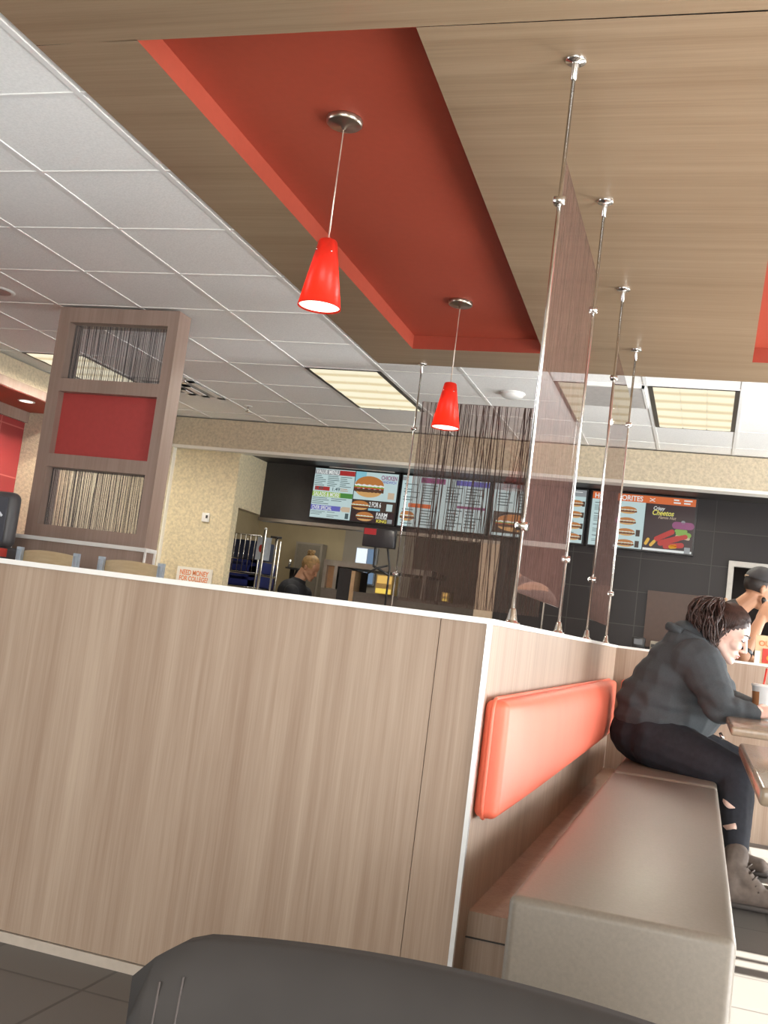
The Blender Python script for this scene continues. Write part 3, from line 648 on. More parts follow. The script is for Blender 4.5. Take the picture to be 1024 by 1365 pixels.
# drinks machine at the far left
X0, X1 = -2.66*U, -2.245*U; ym = 3.0*U
dm = thing('drinks_machine', 'dark drinks machine with rounded display cut off at the left edge', 'machine', (-2.4*U, 3.1*U, 0))
MB().rbox(X0, X1-0.03, ym+0.02, ym+0.26, 0.0, zz(0.09), 0.02, 3).build('body', plain('machine_graphite', (0.07, 0.07, 0.075), 0.4), dm)
MB().rbox(X0, X1, ym, ym+0.10, zz(0.085), zz(0.275), 0.045, 5).build('display_housing', plain('housing_grey', (0.085, 0.085, 0.09), 0.35), dm)
MB().rbox(X0+0.03, X1-0.035, ym-0.004, ym+0.02, zz(0.105), zz(0.255), 0.003, 2).build('screen', emis('machine_screen', (0.05, 0.05, 0.06), 0.9), dm)
MB().tube([(-2.325*U, ym-0.006, zz(0.155)), (-2.33*U, ym-0.006, zz(0.195)), (-2.317*U, ym-0.006, zz(0.205)), (-2.29*U, ym-0.006, zz(0.200)), (-2.28*U, ym-0.006, zz(0.19))], 0.007, 8).build('screen_swirl', emis('swirl_white', (0.7, 0.7, 0.72), 0.8), dm)
text('lettering', 't Free', -2.355*U, ym-0.006, zz(0.222), 0.024, emis('swirl_white', (0.7, 0.7, 0.72), 0.8), dm)
for k, (cn, cc) in enumerate((('button_green', (0.02, 0.20, 0.11)), ('button_grey', (0.5, 0.55, 0.55)), ('button_red', (0.6, 0.05, 0.03)))):
    x = (-2.348+0.037*k)*U; MB().box(x, x+0.045, ym+0.002, ym+0.02, zz(0.055), zz(0.083)).build('button', plain(cn, cc, 0.3), dm)
MB().box(X0, X1-0.02, ym-0.06, ym+0.2, zz(0.036), zz(0.046)).build('drip_tray', plain('tray_silver', (0.55, 0.56, 0.54), 0.3, 0.5), dm)

# ================================================================== menu boards
PAL = dict(paper=(0.56, 0.72, 0.72), white=(0.85, 0.88, 0.86), red=(0.42, 0.03, 0.03), green=(0.07, 0.26, 0.05), blue=(0.13, 0.13, 0.50), grey=(0.30, 0.32, 0.33), ink=(0.06, 0.10, 0.11),
           sky=(0.25, 0.58, 0.70), bun=(0.52, 0.20, 0.05), bunl=(0.68, 0.38, 0.14), patty=(0.10, 0.04, 0.02), leaf=(0.22, 0.40, 0.06), tom=(0.55, 0.06, 0.02), cheese=(0.78, 0.45, 0.05), brown=(0.06, 0.035, 0.025),
           orange=(0.72, 0.15, 0.03), night=(0.035, 0.014, 0.016), yellow=(0.85, 0.75, 0.10), hot=(0.50, 0.02, 0.015), pale=(0.62, 0.48, 0.34), violet=(0.28, 0.06, 0.18), lime=(0.35, 0.55, 0.10))
def EM(k): return emis('screen_' + k, PAL[k], 0.85)
class Screen:
    def __init__(s, lb, x0, x1, z0=0.545, z1=0.829):
        s.x0, s.x1, s.z0, s.z1 = x0*U, x1*U, zz(z0), zz(z1); s.y = YM*U - 0.07; s.n = 0
        s.t = thing('menu_screen', lb, 'menu', ((s.x0+s.x1)/2, YM*U, s.z0), 'lit menu screens')
        MB().box(s.x0-0.016, s.x1+0.016, s.y+0.002, YM*U, s.z0-0.012, s.z1+0.012).build('housing', BLACK, s.t)
    def X(s, u): return s.x0 + (s.x1-s.x0)*u
    def Z(s, v): return s.z0 + (s.z1-s.z0)*v
    def rect(s, name, u0, u1, v0, v1, k, lift=1):
        return MB().box(s.X(u0), s.X(u1), s.y-0.0012*lift, s.y+0.0024, s.Z(v0), s.Z(v1)).build(name, EM(k), s.t)
    def txt(s, body, u, v, hv, k, width=None, lift=3, **kw):
        return text('lettering', body, s.X(u), s.y-0.0012*lift, s.Z(v), hv*(s.z1-s.z0), EM(k), s.t, width=None if width is None else width*(s.x1-s.x0), depth=0.0004, **kw)
    def lines(s, u0, u1, v0, v1, n, k='ink', fill=0.55, cols=1):
        m = MB(); h = (v1-v0)/n
        for c in range(cols):
            for i in range(n):
                if random.random() < 0.08: continue
                a = u0 + (u1-u0)*c/cols; w_ = (u1-u0)/cols*random.uniform(0.45, 0.92)
                m.box(s.X(a), s.X(a+w_), s.y-0.0028, s.y+0.001, s.Z(v1-(i+0.5)*h-h*fill*0.28), s.Z(v1-(i+0.5)*h+h*fill*0.28))
        return m.build('menu_lines', EM(k), s.t)
    def burger(s, u, v, du, dv, layers=None):
        m = MB(); keys = ['bun', 'leaf', 'white', 'patty', 'tom', 'bunl']; y = s.y
        rx, rz = du*(s.x1-s.x0)/2, dv*(s.z1-s.z0)/2; cx, cz = s.X(u), s.Z(v)
        def half(z, ry, h, mi, up, lift):
            pts = [(cx+ry*math.cos(math.pi*i/14)*1.0, z+(h if up else -h)*math.sin(math.pi*i/14)) for i in range(15)]
            m.prism(pts, 1, y-0.0012*lift, y-0.0002, mi)
        half(cz-rz*0.32, rx*0.92, rz*0.62, 5, False, 3)
        half(cz+rz*0.18, rx, rz*0.82, 0, True, 4)
        for i, (mi, zz_, hh) in enumerate(((3, -0.30, 0.26), (4, -0.06, 0.10), (1, 0.06, 0.14), (2, 0.15, 0.10))):
            pts = []; nn = 16
            for j in range(nn+1): pts.append((cx-rx*1.03+2.06*rx*j/nn, cz+rz*(zz_+hh*0.5+0.05*math.sin(j*2.1+i))))
            for j in range(nn, -1, -1): pts.append((cx-rx*1.03+2.06*rx*j/nn, cz+rz*(zz_-hh*0.5-0.07*abs(math.sin(j*1.7+i)))))
            m.prism(pts, 1, y-0.0012*(5+i*0.3), y-0.0002, mi)
        return m.build('burger_picture', [EM(k) for k in keys], s.t)
# first screen: value menu
S = Screen('lit menu screen headed VALUE MENU with a big burger picture', -2.214, -1.712)
S.rect('display', 0, 0.485, 0, 1, 'paper'); S.rect('header_band', 0.30, 0.485, 0.885, 0.985, 'red', 2); S.txt('VALUE MENU', 0.015, 0.895, 0.085, 'white', 0.28, bold=0.02)
S.rect('header_shade', 0.0, 0.30, 0.88, 0.985, 'grey', 2)
S.lines(0.01, 0.47, 0.64, 0.87, 6, cols=3); S.rect('price_band', 0.02, 0.20, 0.555, 0.635, 'red', 2); S.txt('1.49', 0.02, 0.565, 0.07, 'ink', 0.09, 4, bold=0.02); S.txt('1.49', 0.225, 0.565, 0.07, 'ink', 0.09, 4, bold=0.02)
S.lines(0.33, 0.47, 0.56, 0.63, 2, 'bun'); S.rect('header_band', 0.34, 0.485, 0.43, 0.53, 'green', 2); S.rect('header_shade', 0.0, 0.34, 0.43, 0.53, 'lime', 2); S.txt('SALADS & MORE', 0.015, 0.44, 0.085, 'white', 0.31, bold=0.02)
S.lines(0.01, 0.46, 0.27, 0.42, 4, cols=2); S.rect('header_band', 0.0, 0.36, 0.155, 0.255, 'blue', 2); S.txt('OVER SPECIAL', 0.015, 0.165, 0.08, 'white', 0.24, bold=0.02)
m = MB(); m.prism([(S.X(0.355), S.Z(0.205)), (S.X(0.385), S.Z(0.255)), (S.X(0.475), S.Z(0.255)), (S.X(0.475), S.Z(0.155)), (S.X(0.385), S.Z(0.155))], 1, S.y-0.003, S.y); m.build('arrow_flag', EM('pale'), S.t)
S.lines(0.01, 0.40, 0.02, 0.14, 4, cols=2); S.rect('drink_picture', 0.425, 0.465, 0.02, 0.13, 'ink', 2)
S.rect('display', 0.495, 1.0, 0.44, 1.0, 'paper'); S.rect('picture_shade', 0.495, 0.62, 0.80, 1.0, 'sky', 2); S.burger(0.67, 0.70, 0.34, 0.44); S.txt('CHICKEN', 0.80, 0.87, 0.085, 'violet', 0.185, bold=0.03); S.txt('SANDWICH', 0.81, 0.80, 0.055, 'blue', 0.17, bold=0.02)
S.rect('price_flag', 0.90, 0.975, 0.49, 0.62, 'pale', 2)
S.rect('display', 0.495, 1.0, 0.225, 0.43, 'brown'); S.burger(0.59, 0.32, 0.20, 0.19); S.txt('2 FOR 6', 0.695, 0.31, 0.10, 'white', 0.14, bold=0.03); S.rect('picture_shade', 0.69, 0.83, 0.235, 0.28, 'sky', 2); S.ellp = S.rect('drink_picture', 0.90, 0.97, 0.25, 0.39, 'paper', 2)
S.rect('display', 0.495, 1.0, 0.0, 0.215, 'night'); S.burger(0.66, 0.105, 0.20, 0.19); S.txt('FARM', 0.79, 0.135, 0.075, 'white', 0.13, bold=0.03); S.txt('HOUSE', 0.79, 0.085, 0.045, 'white', 0.13, bold=0.03); S.txt('KING', 0.80, 0.012, 0.06, 'yellow', 0.12, bold=0.03); S.rect('price_flag', 0.93, 0.985, 0.01, 0.09, 'grey', 2)
# second and third: seen through the lined screen
S = Screen('lit menu screen behind the left half of the lined resin screen', -1.686, -1.190)
S.rect('display', 0, 1, 0, 1, 'paper'); S.rect('header_band', 0.0, 0.05, 0.9, 0.98, 'grey', 2); S.rect('header_band', 0.22, 0.50, 0.88, 0.985, 'violet', 2); S.rect('header_band', 0.62, 1.0, 0.885, 0.985, 'blue', 2); S.rect('header_band', 0.10, 0.36, 0.38, 0.46, 'orange', 2); S.rect('header_band', 0.66, 0.98, 0.44, 0.49, 'violet', 2)
S.lines(0.03, 0.45, 0.5, 0.86, 7, cols=2); S.lines(0.52, 0.97, 0.52, 0.86, 6, cols=2); S.lines(0.03, 0.45, 0.03, 0.36, 6, cols=2); S.burger(0.10, 0.2, 0.16, 0.2); S.lines(0.55, 0.97, 0.05, 0.42, 6, cols=2)
S = Screen('lit menu screen with burger pictures behind the edge-on resin screen', -1.160, -0.664)
S.rect('display', 0, 1, 0, 1, 'paper'); S.rect('header_band', 0, 1, 0.875, 1, 'grey', 2); S.txt('BURGERS', 0.45, 0.895, 0.085, 'white', 0.25, bold=0.02); S.lines(0.78, 0.99, 0.89, 0.98, 2, 'white')
S.rect('display_panel', 0.02, 0.52, 0.05, 0.46, 'brown', 2); S.burger(0.26, 0.25, 0.4, 0.34)
for i in range(4):
    v = 0.74 - 0.21*i; S.burger(0.68, v, 0.15, 0.13); S.burger(0.90, v, 0.15, 0.13); S.lines(0.58, 0.66, v+0.06, v+0.10, 1); S.lines(0.78, 0.92, v+0.06, v+0.10, 1); S.rect('drink_picture', 0.965, 0.995, v-0.05, v+0.05, 'brown', 2)
S.lines(0.05, 0.5, 0.5, 0.84, 6, cols=2)
# fourth: favourites
S = Screen('lit menu screen with orange HOT FAVORITES header and dark snack picture', -0.630, -0.103)
S.rect('display', 0, 0.525, 0, 0.865, 'paper'); S.rect('header_band', 0, 1, 0.865, 1, 'orange', 2); S.txt('HOT FAVORITES', 0.02, 0.885, 0.095, 'white', 0.47, bold=0.025)
m = MB()
for sgn in (1, -1):
    m.prism([(S.X(0.56), S.Z(0.93+sgn*0.035)), (S.X(0.585), S.Z(0.93+sgn*0.012)), (S.X(0.61), S.Z(0.93+sgn*0.035)), (S.X(0.61), S.Z(0.93+sgn*0.022)), (S.X(0.585), S.Z(0.93)), (S.X(0.56), S.Z(0.93+sgn*0.022))], 1, S.y-0.0045, S.y)
m.build('emblem', EM('white'), S.t)
S.lines(0.79, 0.985, 0.885, 0.985, 2, 'white', 0.9, 2)
for i in range(4):
    v = 0.70 - 0.205*i; S.lines(0.03, 0.22, v+0.075, v+0.115, 1); S.lines(0.03, 0.15, v-0.05, v+0.06, 4); S.burger(0.14+0.22, v, 0.17, 0.14); S.rect('drink_picture', 0.455, 0.495, v-0.06, v+0.06, 'paper' if i < 2 else 'brown', 2)
S.rect('display', 0.535, 1.0, 0.045, 0.865, 'night'); S.rect('footer_band', 0.535, 1.0, 0.0, 0.042, 'white'); S.rect('price_flag', 0.93, 0.985, 0.0, 0.11, 'grey', 3)
S.txt('Crispy', 0.60, 0.755, 0.065, 'white', 0.11, slant=0.25, bold=0.02); S.txt('Cheetos', 0.588, 0.655, 0.10, 'ink', 0.215, lift=3, slant=0.25, bold=0.06); S.txt('Cheetos', 0.592, 0.66, 0.095, 'yellow', 0.205, lift=4, slant=0.25, bold=0.02); S.txt('Flamin Hot', 0.655, 0.595, 0.055, 'pale', 0.17, slant=0.3)
def em_blob(Sc, pts, k, name, seg=8):
    m = MB()
    for (u0, v0, u1, v1, w_) in pts:
        p = Vector((Sc.X(u0), 0, Sc.Z(v0))); q = Vector((Sc.X(u1), 0, Sc.Z(v1))); dd = (q-p); a = math.atan2(dd.z, dd.x); r = w_*(Sc.x1-Sc.x0)/2; out = []
        for i in range(9): out.append((q.x+r*math.cos(a-math.pi/2+math.pi*i/8), q.z+r*math.sin(a-math.pi/2+math.pi*i/8)))
        for i in range(9): out.append((p.x+r*math.cos(a+math.pi/2+math.pi*i/8), p.z+r*math.sin(a+math.pi/2+math.pi*i/8)))
        m.prism(out, 1, Sc.y-0.0036-0.0003*len(m.bm.faces)/20, Sc.y, 0)
    return m.build(name, EM(k), Sc.t)
em_blob(S, [(0.66, 0.22, 0.80, 0.37, 0.05), (0.70, 0.15, 0.86, 0.26, 0.055), (0.75, 0.10, 0.90, 0.14, 0.05), (0.82, 0.24, 0.93, 0.30, 0.045)], 'hot', 'snack_picture')
em_blob(S, [(0.56, 0.12, 0.58, 0.20, 0.03), (0.61, 0.10, 0.64, 0.17, 0.03), (0.80, 0.10, 0.84, 0.11, 0.04)], 'cheese', 'snack_crumbs')
em_blob(S, [(0.86, 0.36, 0.96, 0.33, 0.05), (0.84, 0.40, 0.93, 0.40, 0.03)], 'leaf', 'sandwich_filling'); em_blob(S, [(0.85, 0.30, 0.96, 0.27, 0.03)], 'pale', 'sandwich_bun')
em_blob(S, [(0.83, 0.50, 0.97, 0.50, 0.07)], 'violet', 'sandwich_bun'); em_blob(S, [(0.895, 0.56, 0.9, 0.56, 0.035)], 'grey', 'sandwich_seal')
# light ledges over the first screen
t = thing('light_rail', 'pale metal rail mounted above the VALUE MENU screen', 'rail', (-2.0*U, YM*U, zz(0.842)))
MB().hb(-2.13, -1.74, YM-0.05, YM-0.035, 0.8385, 0.8425).build('rail', CARDW, t)

# ================================================================== kitchen
# wire rack with blue crates
rk = thing('wire_rack', 'chrome wire rack holding blue crates in the kitchen opening', 'rack', (-2.80*U, 6.1*U, 0))
xa, xb, ya, yb = -2.89, -2.655, 5.98, 6.3
for x in (xa, xb):
    for y in (ya, yb): MB().cyl(W(x, y, -0.557), W(x, y, 0.43), 0.009, seg=10).build('post', CHROME, rk)
for z in (-0.3, -0.05, 0.108, 0.198): 
    m = MB(); 
    for k in range(9):
        x = xa+(xb-xa)*k/8; m.cyl(W(x, ya, z), W(x, yb, z), 0.003, seg=6)
    for y in (ya, yb): m.cyl(W(xa, y, z), W(xb, y, z), 0.005, seg=6)
    m.build('wire_shelf', CHROME, rk)
m = MB()
for k in range(8):
    x = xa+(xb-xa)*k/7; m.cyl(W(x, ya-0.003, 0.20), W(x, ya-0.003, 0.43), 0.0045, seg=8)
m.cyl(W(xa, ya, 0.43), W(xb, ya, 0.43), 0.006, seg=8)
m.build('front_bars', CHROME, rk)
for z, lb in ((0.2, 'blue plastic crate on the upper shelf of the chrome wire rack'), (0.111, 'blue plastic crate on the lower shelf of the chrome wire rack')):
    m = MB(); h = 0.075; x0, x1, y0, y1 = xa+0.004, xb-0.004, ya+0.01, yb-0.01; w_ = 0.006
    m.hb(x0, x1, y0, y1, z, z+w_); m.hb(x0, x1, y0, y0+w_, z, z+h*0.55); m.hb(x0, x1, y0, y0+w_, z+h*0.8, z+h); m.hb(x0, x0+0.05, y0, y0+w_, z, z+h); m.hb(x1-0.05, x1, y0, y0+w_, z, z+h)
    m.hb(x0, x1, y1-w_, y1, z, z+h); m.hb(x0, x0+w_, y0, y1, z, z+h); m.hb(x1-w_, x1, y0, y1, z, z+h)
    tag(m.build('crate', BLUE), lb, 'crate', 'blue crates')
tag(MB().hb(xa+0.01, xb-0.02, ya+0.06, yb-0.05, 0.285, 0.40).build('crate', plain('navy_plastic', (0.02, 0.03, 0.075), 0.5)), 'dark navy crate behind the chrome bars at the top of the rack', 'crate')
t = thing('notice_sheet', 'white notice sheet with a red picture hung behind the tall bright steel post', 'notice', W(-2.605, 5.89, 0.28))
MB().hb(-2.652, -2.560, 5.925, 5.929, 0.28, 0.42).build('sheet', plain('notice_white', (0.62, 0.68, 0.78), 0.5), t)
MB().ell(W(-2.622, 5.9245, 0.35), (0.022, 0.001, 0.04)).build('picture', CARDR, t)
t = thing('upright_post', 'bright steel post standing in front of the chrome wire rack', 'post', W(-2.596, 5.9, -0.557)); MB().cyl(W(-2.596, 5.9, -0.557), W(-2.596, 5.9, 0.468), 0.016).build('tube', CHROME, t); MB().ell(W(-2.596, 5.9, 0.468), 0.017).build('end_cap', WHITE, t)
t = thing('upright_post', 'steel post standing right of the chrome wire rack', 'post', W(-2.515, 5.9, -0.557)); MB().cyl(W(-2.515, 5.9, -0.557), W(-2.515, 5.9, 0.42), 0.014).build('tube', CHROME, t); MB().cyl(W(-2.555, 5.9, 0.425), W(-2.485, 5.9, 0.425), 0.012).build('bracket', DARK, t)
t = thing('shelf_bracket', 'small dark shelf and tap unit right of the steel posts', 'shelf', W(-2.57, 6.4, -0.557)); MB().hb(-2.62, -2.535, 6.35, 6.45, 0.265, 0.275).build('shelf', DARK, t); MB().cyl(W(-2.555, 6.4, 0.265), W(-2.585, 6.4, 0.19), 0.012).build('brace', DARK, t); MB().cyl(W(-2.605, 6.37, 0.275), W(-2.60, 6.37, 0.325), 0.016).build('tap', CHROME, t); MB().cyl(W(-2.59, 6.4, 0.265), W(-2.59, 6.4, -0.557), 0.025).build('stand', DARK, t)
# steel door on back wall
t = thing('steel_cabinet', 'grey steel cabinet door on the kitchen back wall behind the blonde worker', 'cabinet', W(-2.69, 6.95, 0)); MB().hb(-2.79, -2.59, 6.9, 6.99, -0.557, 0.485).build('body', GREYW, t); MB().hb(-2.775, -2.605, 6.892, 6.9, -0.3, 0.47).build('door', plain('cabinet_door', (0.25, 0.22, 0.18), 0.4, 0.3), t)
# holding station
hs = thing('holding_station', 'stainless steel food holding station with heat shelves in the kitchen', 'counter', W(-2.0, 6.2, -0.557))
y0, y1 = 5.98, 6.35
MB().hb(-2.22, -1.14, y0, y1, -0.557, 0.160).build('base', plain('dark_steel_deck', (0.16, 0.135, 0.115), 0.45, 0.5), hs)
MB().hb(-2.225, -1.55, y0, y1, 0.298, 0.332).build('top_shelf', STEEL, hs)
for x in (-2.222, -2.152, -1.60): MB().hb(x, x+0.022, y0, y0+0.03, 0.160, 0.298).build('post', STEEL, hs)
for x in (-2.222, -1.60): MB().hb(x, x+0.022, y1-0.03, y1, 0.160, 0.298).build('post', STEEL, hs)
MB().hb(-2.20, -2.152, y0+0.03, y1-0.03, 0.165, 0.298).build('copper_side', plain('warm_copper', (0.38, 0.22, 0.12), 0.4, 0.6), hs)
MB().hb(-2.115, -2.037, y0-0.01, y1-0.05, 0.10, 0.290).build('control_panel', BLACK, hs)
MB().hb(-2.035, -2.012, y0-0.012, y0+0.1, 0.10, 0.280).build('door_edge', plain('warm_tan_metal', (0.55, 0.38, 0.22), 0.4, 0.5), hs)
fb = emis('heat_lamp_amber', (1.0, 0.62, 0.16), 0.8)
for x, z0, z1, lb in ((-1.864, 0.162, 0.275, 'amber lit food warmer at the lower right of the steel station'), (-1.46, 0.162, 0.215, 'small amber lit warmer seen through the lined screen')):
    t = thing('food_warmer', lb, 'warmer', W(x+0.05, 6.0, z0)); wd_ = 0.10 if z1 > 0.23 else 0.04
    MB().hb(x, x+wd_, 5.93, 6.05, z0, z1).build('box', plain('warmer_body', (0.5, 0.33, 0.12), 0.4), t)
    MB().hb(x+0.006, x+wd_-0.006, 5.926, 5.93, z0+(z1-z0)*0.55, z1-0.006).build('lit_panel', fb, t); MB().hb(x+0.004, x+wd_-0.004, 5.924, 5.93, z0+0.004, z0+(z1-z0)*0.28).build('lit_panel', emis('heat_lamp_yellow', (1.0, 0.72, 0.12), 0.9), t)
# monitor
mo = thing('monitor', 'black monitor with a red block standing before the kitchen opening', 'monitor', W(-1.72, 5.52, 0.01))
MB().rbox(-1.832*U, -1.648*U, 5.48*U, 5.52*U, zz(0.400), zz(0.503), 0.008, 2).build('display', plain('monitor_black', (0.03, 0.028, 0.032), 0.3), mo)
MB().hb(-1.826, -1.758, 5.476, 5.48, 0.466, 0.499).build('red_block', emis('monitor_red', (0.45, 0.015, 0.02), 0.8), mo)
MB().tube([W(-1.70, 5.52, 0.43), W(-1.695, 5.56, 0.36), W(-1.68, 5.56, 0.30), W(-1.68, 5.56, 0.01)], 0.010, 8).build('arm', BLACK, mo)
MB().tube([W(-1.765, 5.52, 0.42), W(-1.775, 5.56, 0.35), W(-1.775, 5.56, 0.30), W(-1.68, 5.56, 0.26)], 0.012, 8).build('arm', BLACK, mo)
MB().tube([W(-1.69, 5.55, 0.31), W(-1.74, 5.52, 0.29), W(-1.79, 5.52, 0.255)], 0.010, 8).build('cable', BLACK, mo)
# drive-through window at the back
t = struct(MB().hb(-2.37, -2.21, 6.985, 7.0, 0.24, 0.50).build('window_7', plain('frame_dim', (0.3, 0.3, 0.3), 0.4)))
struct(MB().hb(-2.362, -2.287, 6.975, 6.985, 0.25, 0.49).build('window_pane', emis('outdoor_light', (0.85, 0.93, 1.0), 1.1), t))
struct(MB().hb(-2.280, -2.222, 6.975, 6.985, 0.25, 0.49).build('window_pane', emis('outdoor_dim', (0.16, 0.25, 0.38), 0.9), t))
# thermostat, college sign
t = thing('thermostat', 'small white thermostat on the cream wall left of the kitchen opening', 'thermostat', W(-2.69, 5.29, 0.45)); MB().rbox(-2.715*U, -2.672*U, 5.275*U, 5.29*U, zz(0.425), zz(0.475), 0.004, 2).build('case', WHITE, t); MB().hb(-2.69, -2.678, 5.2735, 5.276, 0.445, 0.462).build('display', DARK, t)
t = thing('sign_card', 'white NEED MONEY FOR COLLEGE sign with orange letters on the cream wall', 'sign', W(-2.71, 5.27, 0.03))
MB().hb(-2.815, -2.605, 5.272, 5.288, 0.04, 0.165).build('card', CARDW, t)
text('lettering', 'NEED MONEY', -2.797*U, 5.2715*U, zz(0.122), 0.048, CARDO, t, 0.175*U, 0.03); text('lettering', 'FOR COLLEGE?', -2.797*U, 5.2715*U, zz(0.090), 0.045, CARDO, t, 0.175*U, 0.03)
text('lettering', 'ASK ABOUT OUR', -2.797*U, 5.2715*U, zz(0.073), 0.018, CARDK, t, 0.165*U, 0.02); text('lettering', 'SCHOLARS PROGRAM', -2.797*U, 5.2715*U, zz(0.055), 0.018, CARDK, t, 0.165*U, 0.02)
# service counter below the menus
t = thing('service_counter', 'dark service counter standing before the black tiled wall', 'counter', W(-0.5, 5.3, -0.557)); MB().hb(-1.88, 0.9, 5.15, 5.60, -0.557, -0.01).build('body', DARK, t); MB().hb(-1.90, 0.92, 5.13, 5.62, -0.01, 0.01).build('worktop', STEEL, t)
t = thing('receipt_printer', 'small grey printer on the service counter behind the woman', 'printer', W(-0.2, 5.2, 0.01)); MB().rbox(-0.24*U, -0.16*U, 5.16*U, 5.26*U, zz(0.01), zz(0.075), 0.01, 2).build('case', plain('printer_grey', (0.28, 0.25, 0.20), 0.5), t); MB().hb(-0.235, -0.165, 5.157, 5.16, 0.045, 0.06).build('paper_slot', BLACK, t)
t = thing('card_terminal', 'black card terminal on the counter left of the grey printer', 'terminal', W(-0.29, 5.2, 0.01)); MB().rbox(-0.325*U, -0.265*U, 5.17*U, 5.24*U, zz(0.01), zz(0.085), 0.01, 2).build('case', BLACK, t); MB().hb(-0.315, -0.275, 5.167, 5.17, 0.05, 0.075).build('screen', plain('terminal_screen', (0.06, 0.06, 0.065), 0.2), t)
t = struct(MB().hb(-0.30, 0.02, YM-0.012, YM, 0.05, 0.34).build('door_1', plain('brown_hatch', (0.06, 0.032, 0.022), 0.4)))
# promo carton on the far partition
t = thing('promo_box', 'buff and red promotional card standing on the far booth wall at the right edge', 'sign', W(0.2, 3.78, TOP))
MB().hb(0.166, 0.30, 3.772, 3.80, TOP, 0.118).build('card', CARDY, t); MB().hb(0.190, 0.30, 3.770, 3.772, TOP+0.003, 0.075).build('picture', CARDR, t); MB().ell(W(0.215, 3.7698, 0.045), (0.02, 0.0012, 0.018)).build('picture_spot', plain('spot_yellow', (0.75, 0.4, 0.06), 0.5), t); text('lettering', 'OUT', 0.176*U, 3.771*U, zz(0.083), 0.030, CARDO, t, None, 0.03)
mm = MB(); mm.hb(0.166, 0.182, 3.768, 3.772, TOP, 0.065); mm.build('white_flap', WHITE, t)

# ================================================================== foreground chair
fc = thing('chair', 'dark padded chair back in the foreground at the bottom edge', 'chair', (-0.11*U, 0.56*U, 0))
cx, yb_, zt = -0.092*U, 0.55*U, zz(-0.162)
m = MB(); nu, nv = 34, 18; hw_, hh_ = 0.268, 0.36
def cp(u, v, side):       # u,v in [-1,1]; superellipse slab, bowed towards the viewer's side
    k = 1.0
    x = hw_*u*(1 + 0.16*(1-v)/2); z = zt - hh_ + hh_*v - 0.010*abs(u)**2.2 - (0.030*max(0, (abs(u)-0.80)/0.20)**2.2 if v > 0 else 0)*max(0, v)
    edge = (1-abs(u)**5)*(1-abs(v)**5); th = 0.014 + 0.034*max(0, edge)**0.5
    y = yb_ + 0.05*u*u*-1 - 0.05*v + side*th
    return Vector((cx+x, y, z))
grid = {}
for sd in (-1, 1):
    for i in range(nu+1):
        for j in range(nv+1): grid[sd, i, j] = m.bm.verts.new(cp(-1+2*i/nu, -1+2*j/nv, sd))
for i in range(nu):
    for j in range(nv):
        m.bm.faces.new((grid[-1,i,j], grid[-1,i+1,j], grid[-1,i+1,j+1], grid[-1,i,j+1])); m.bm.faces.new((grid[1,i,j], grid[1,i,j+1], grid[1,i+1,j+1], grid[1,i+1,j]))
for i in range(nu):
    m.bm.faces.new((grid[-1,i,nv], grid[-1,i+1,nv], grid[1,i+1,nv], grid[1,i,nv])); m.bm.faces.new((grid[-1,i,0], grid[1,i,0], grid[1,i+1,0], grid[-1,i+1,0]))
for j in range(nv):
    m.bm.faces.new((grid[-1,0,j], grid[-1,0,j+1], grid[1,0,j+1], grid[1,0,j])); m.bm.faces.new((grid[-1,nu,j], grid[1,nu,j], grid[1,nu,j+1], grid[-1,nu,j+1]))
for ff in m.bm.faces: ff.smooth = True
back = m.build('backrest', CHAIRM, fc)
for du in (-0.90, -0.83):
    MB().tube([cp(du + 0.05*v*v*0, v, -1) + Vector((0, -0.0005, 0)) for v in [0.93-0.13*k for k in range(14)]], 0.0009, 5).build('seam', plain('seam_thread', (0.10, 0.085, 0.08), 0.7), back)
MB().rbox(cx-0.26, cx+0.26, yb_-0.02, yb_+0.44, 0.38, 0.46, 0.03, 4).build('seat', CHAIRM, fc)
for sx in (-1, 1):
    for sy in (0.03, 0.40): MB().cyl((cx+sx*0.22, yb_+sy, 0.0), (cx+sx*0.21, yb_+sy, 0.40), 0.014, 0.017).build('leg', BLACK, fc)

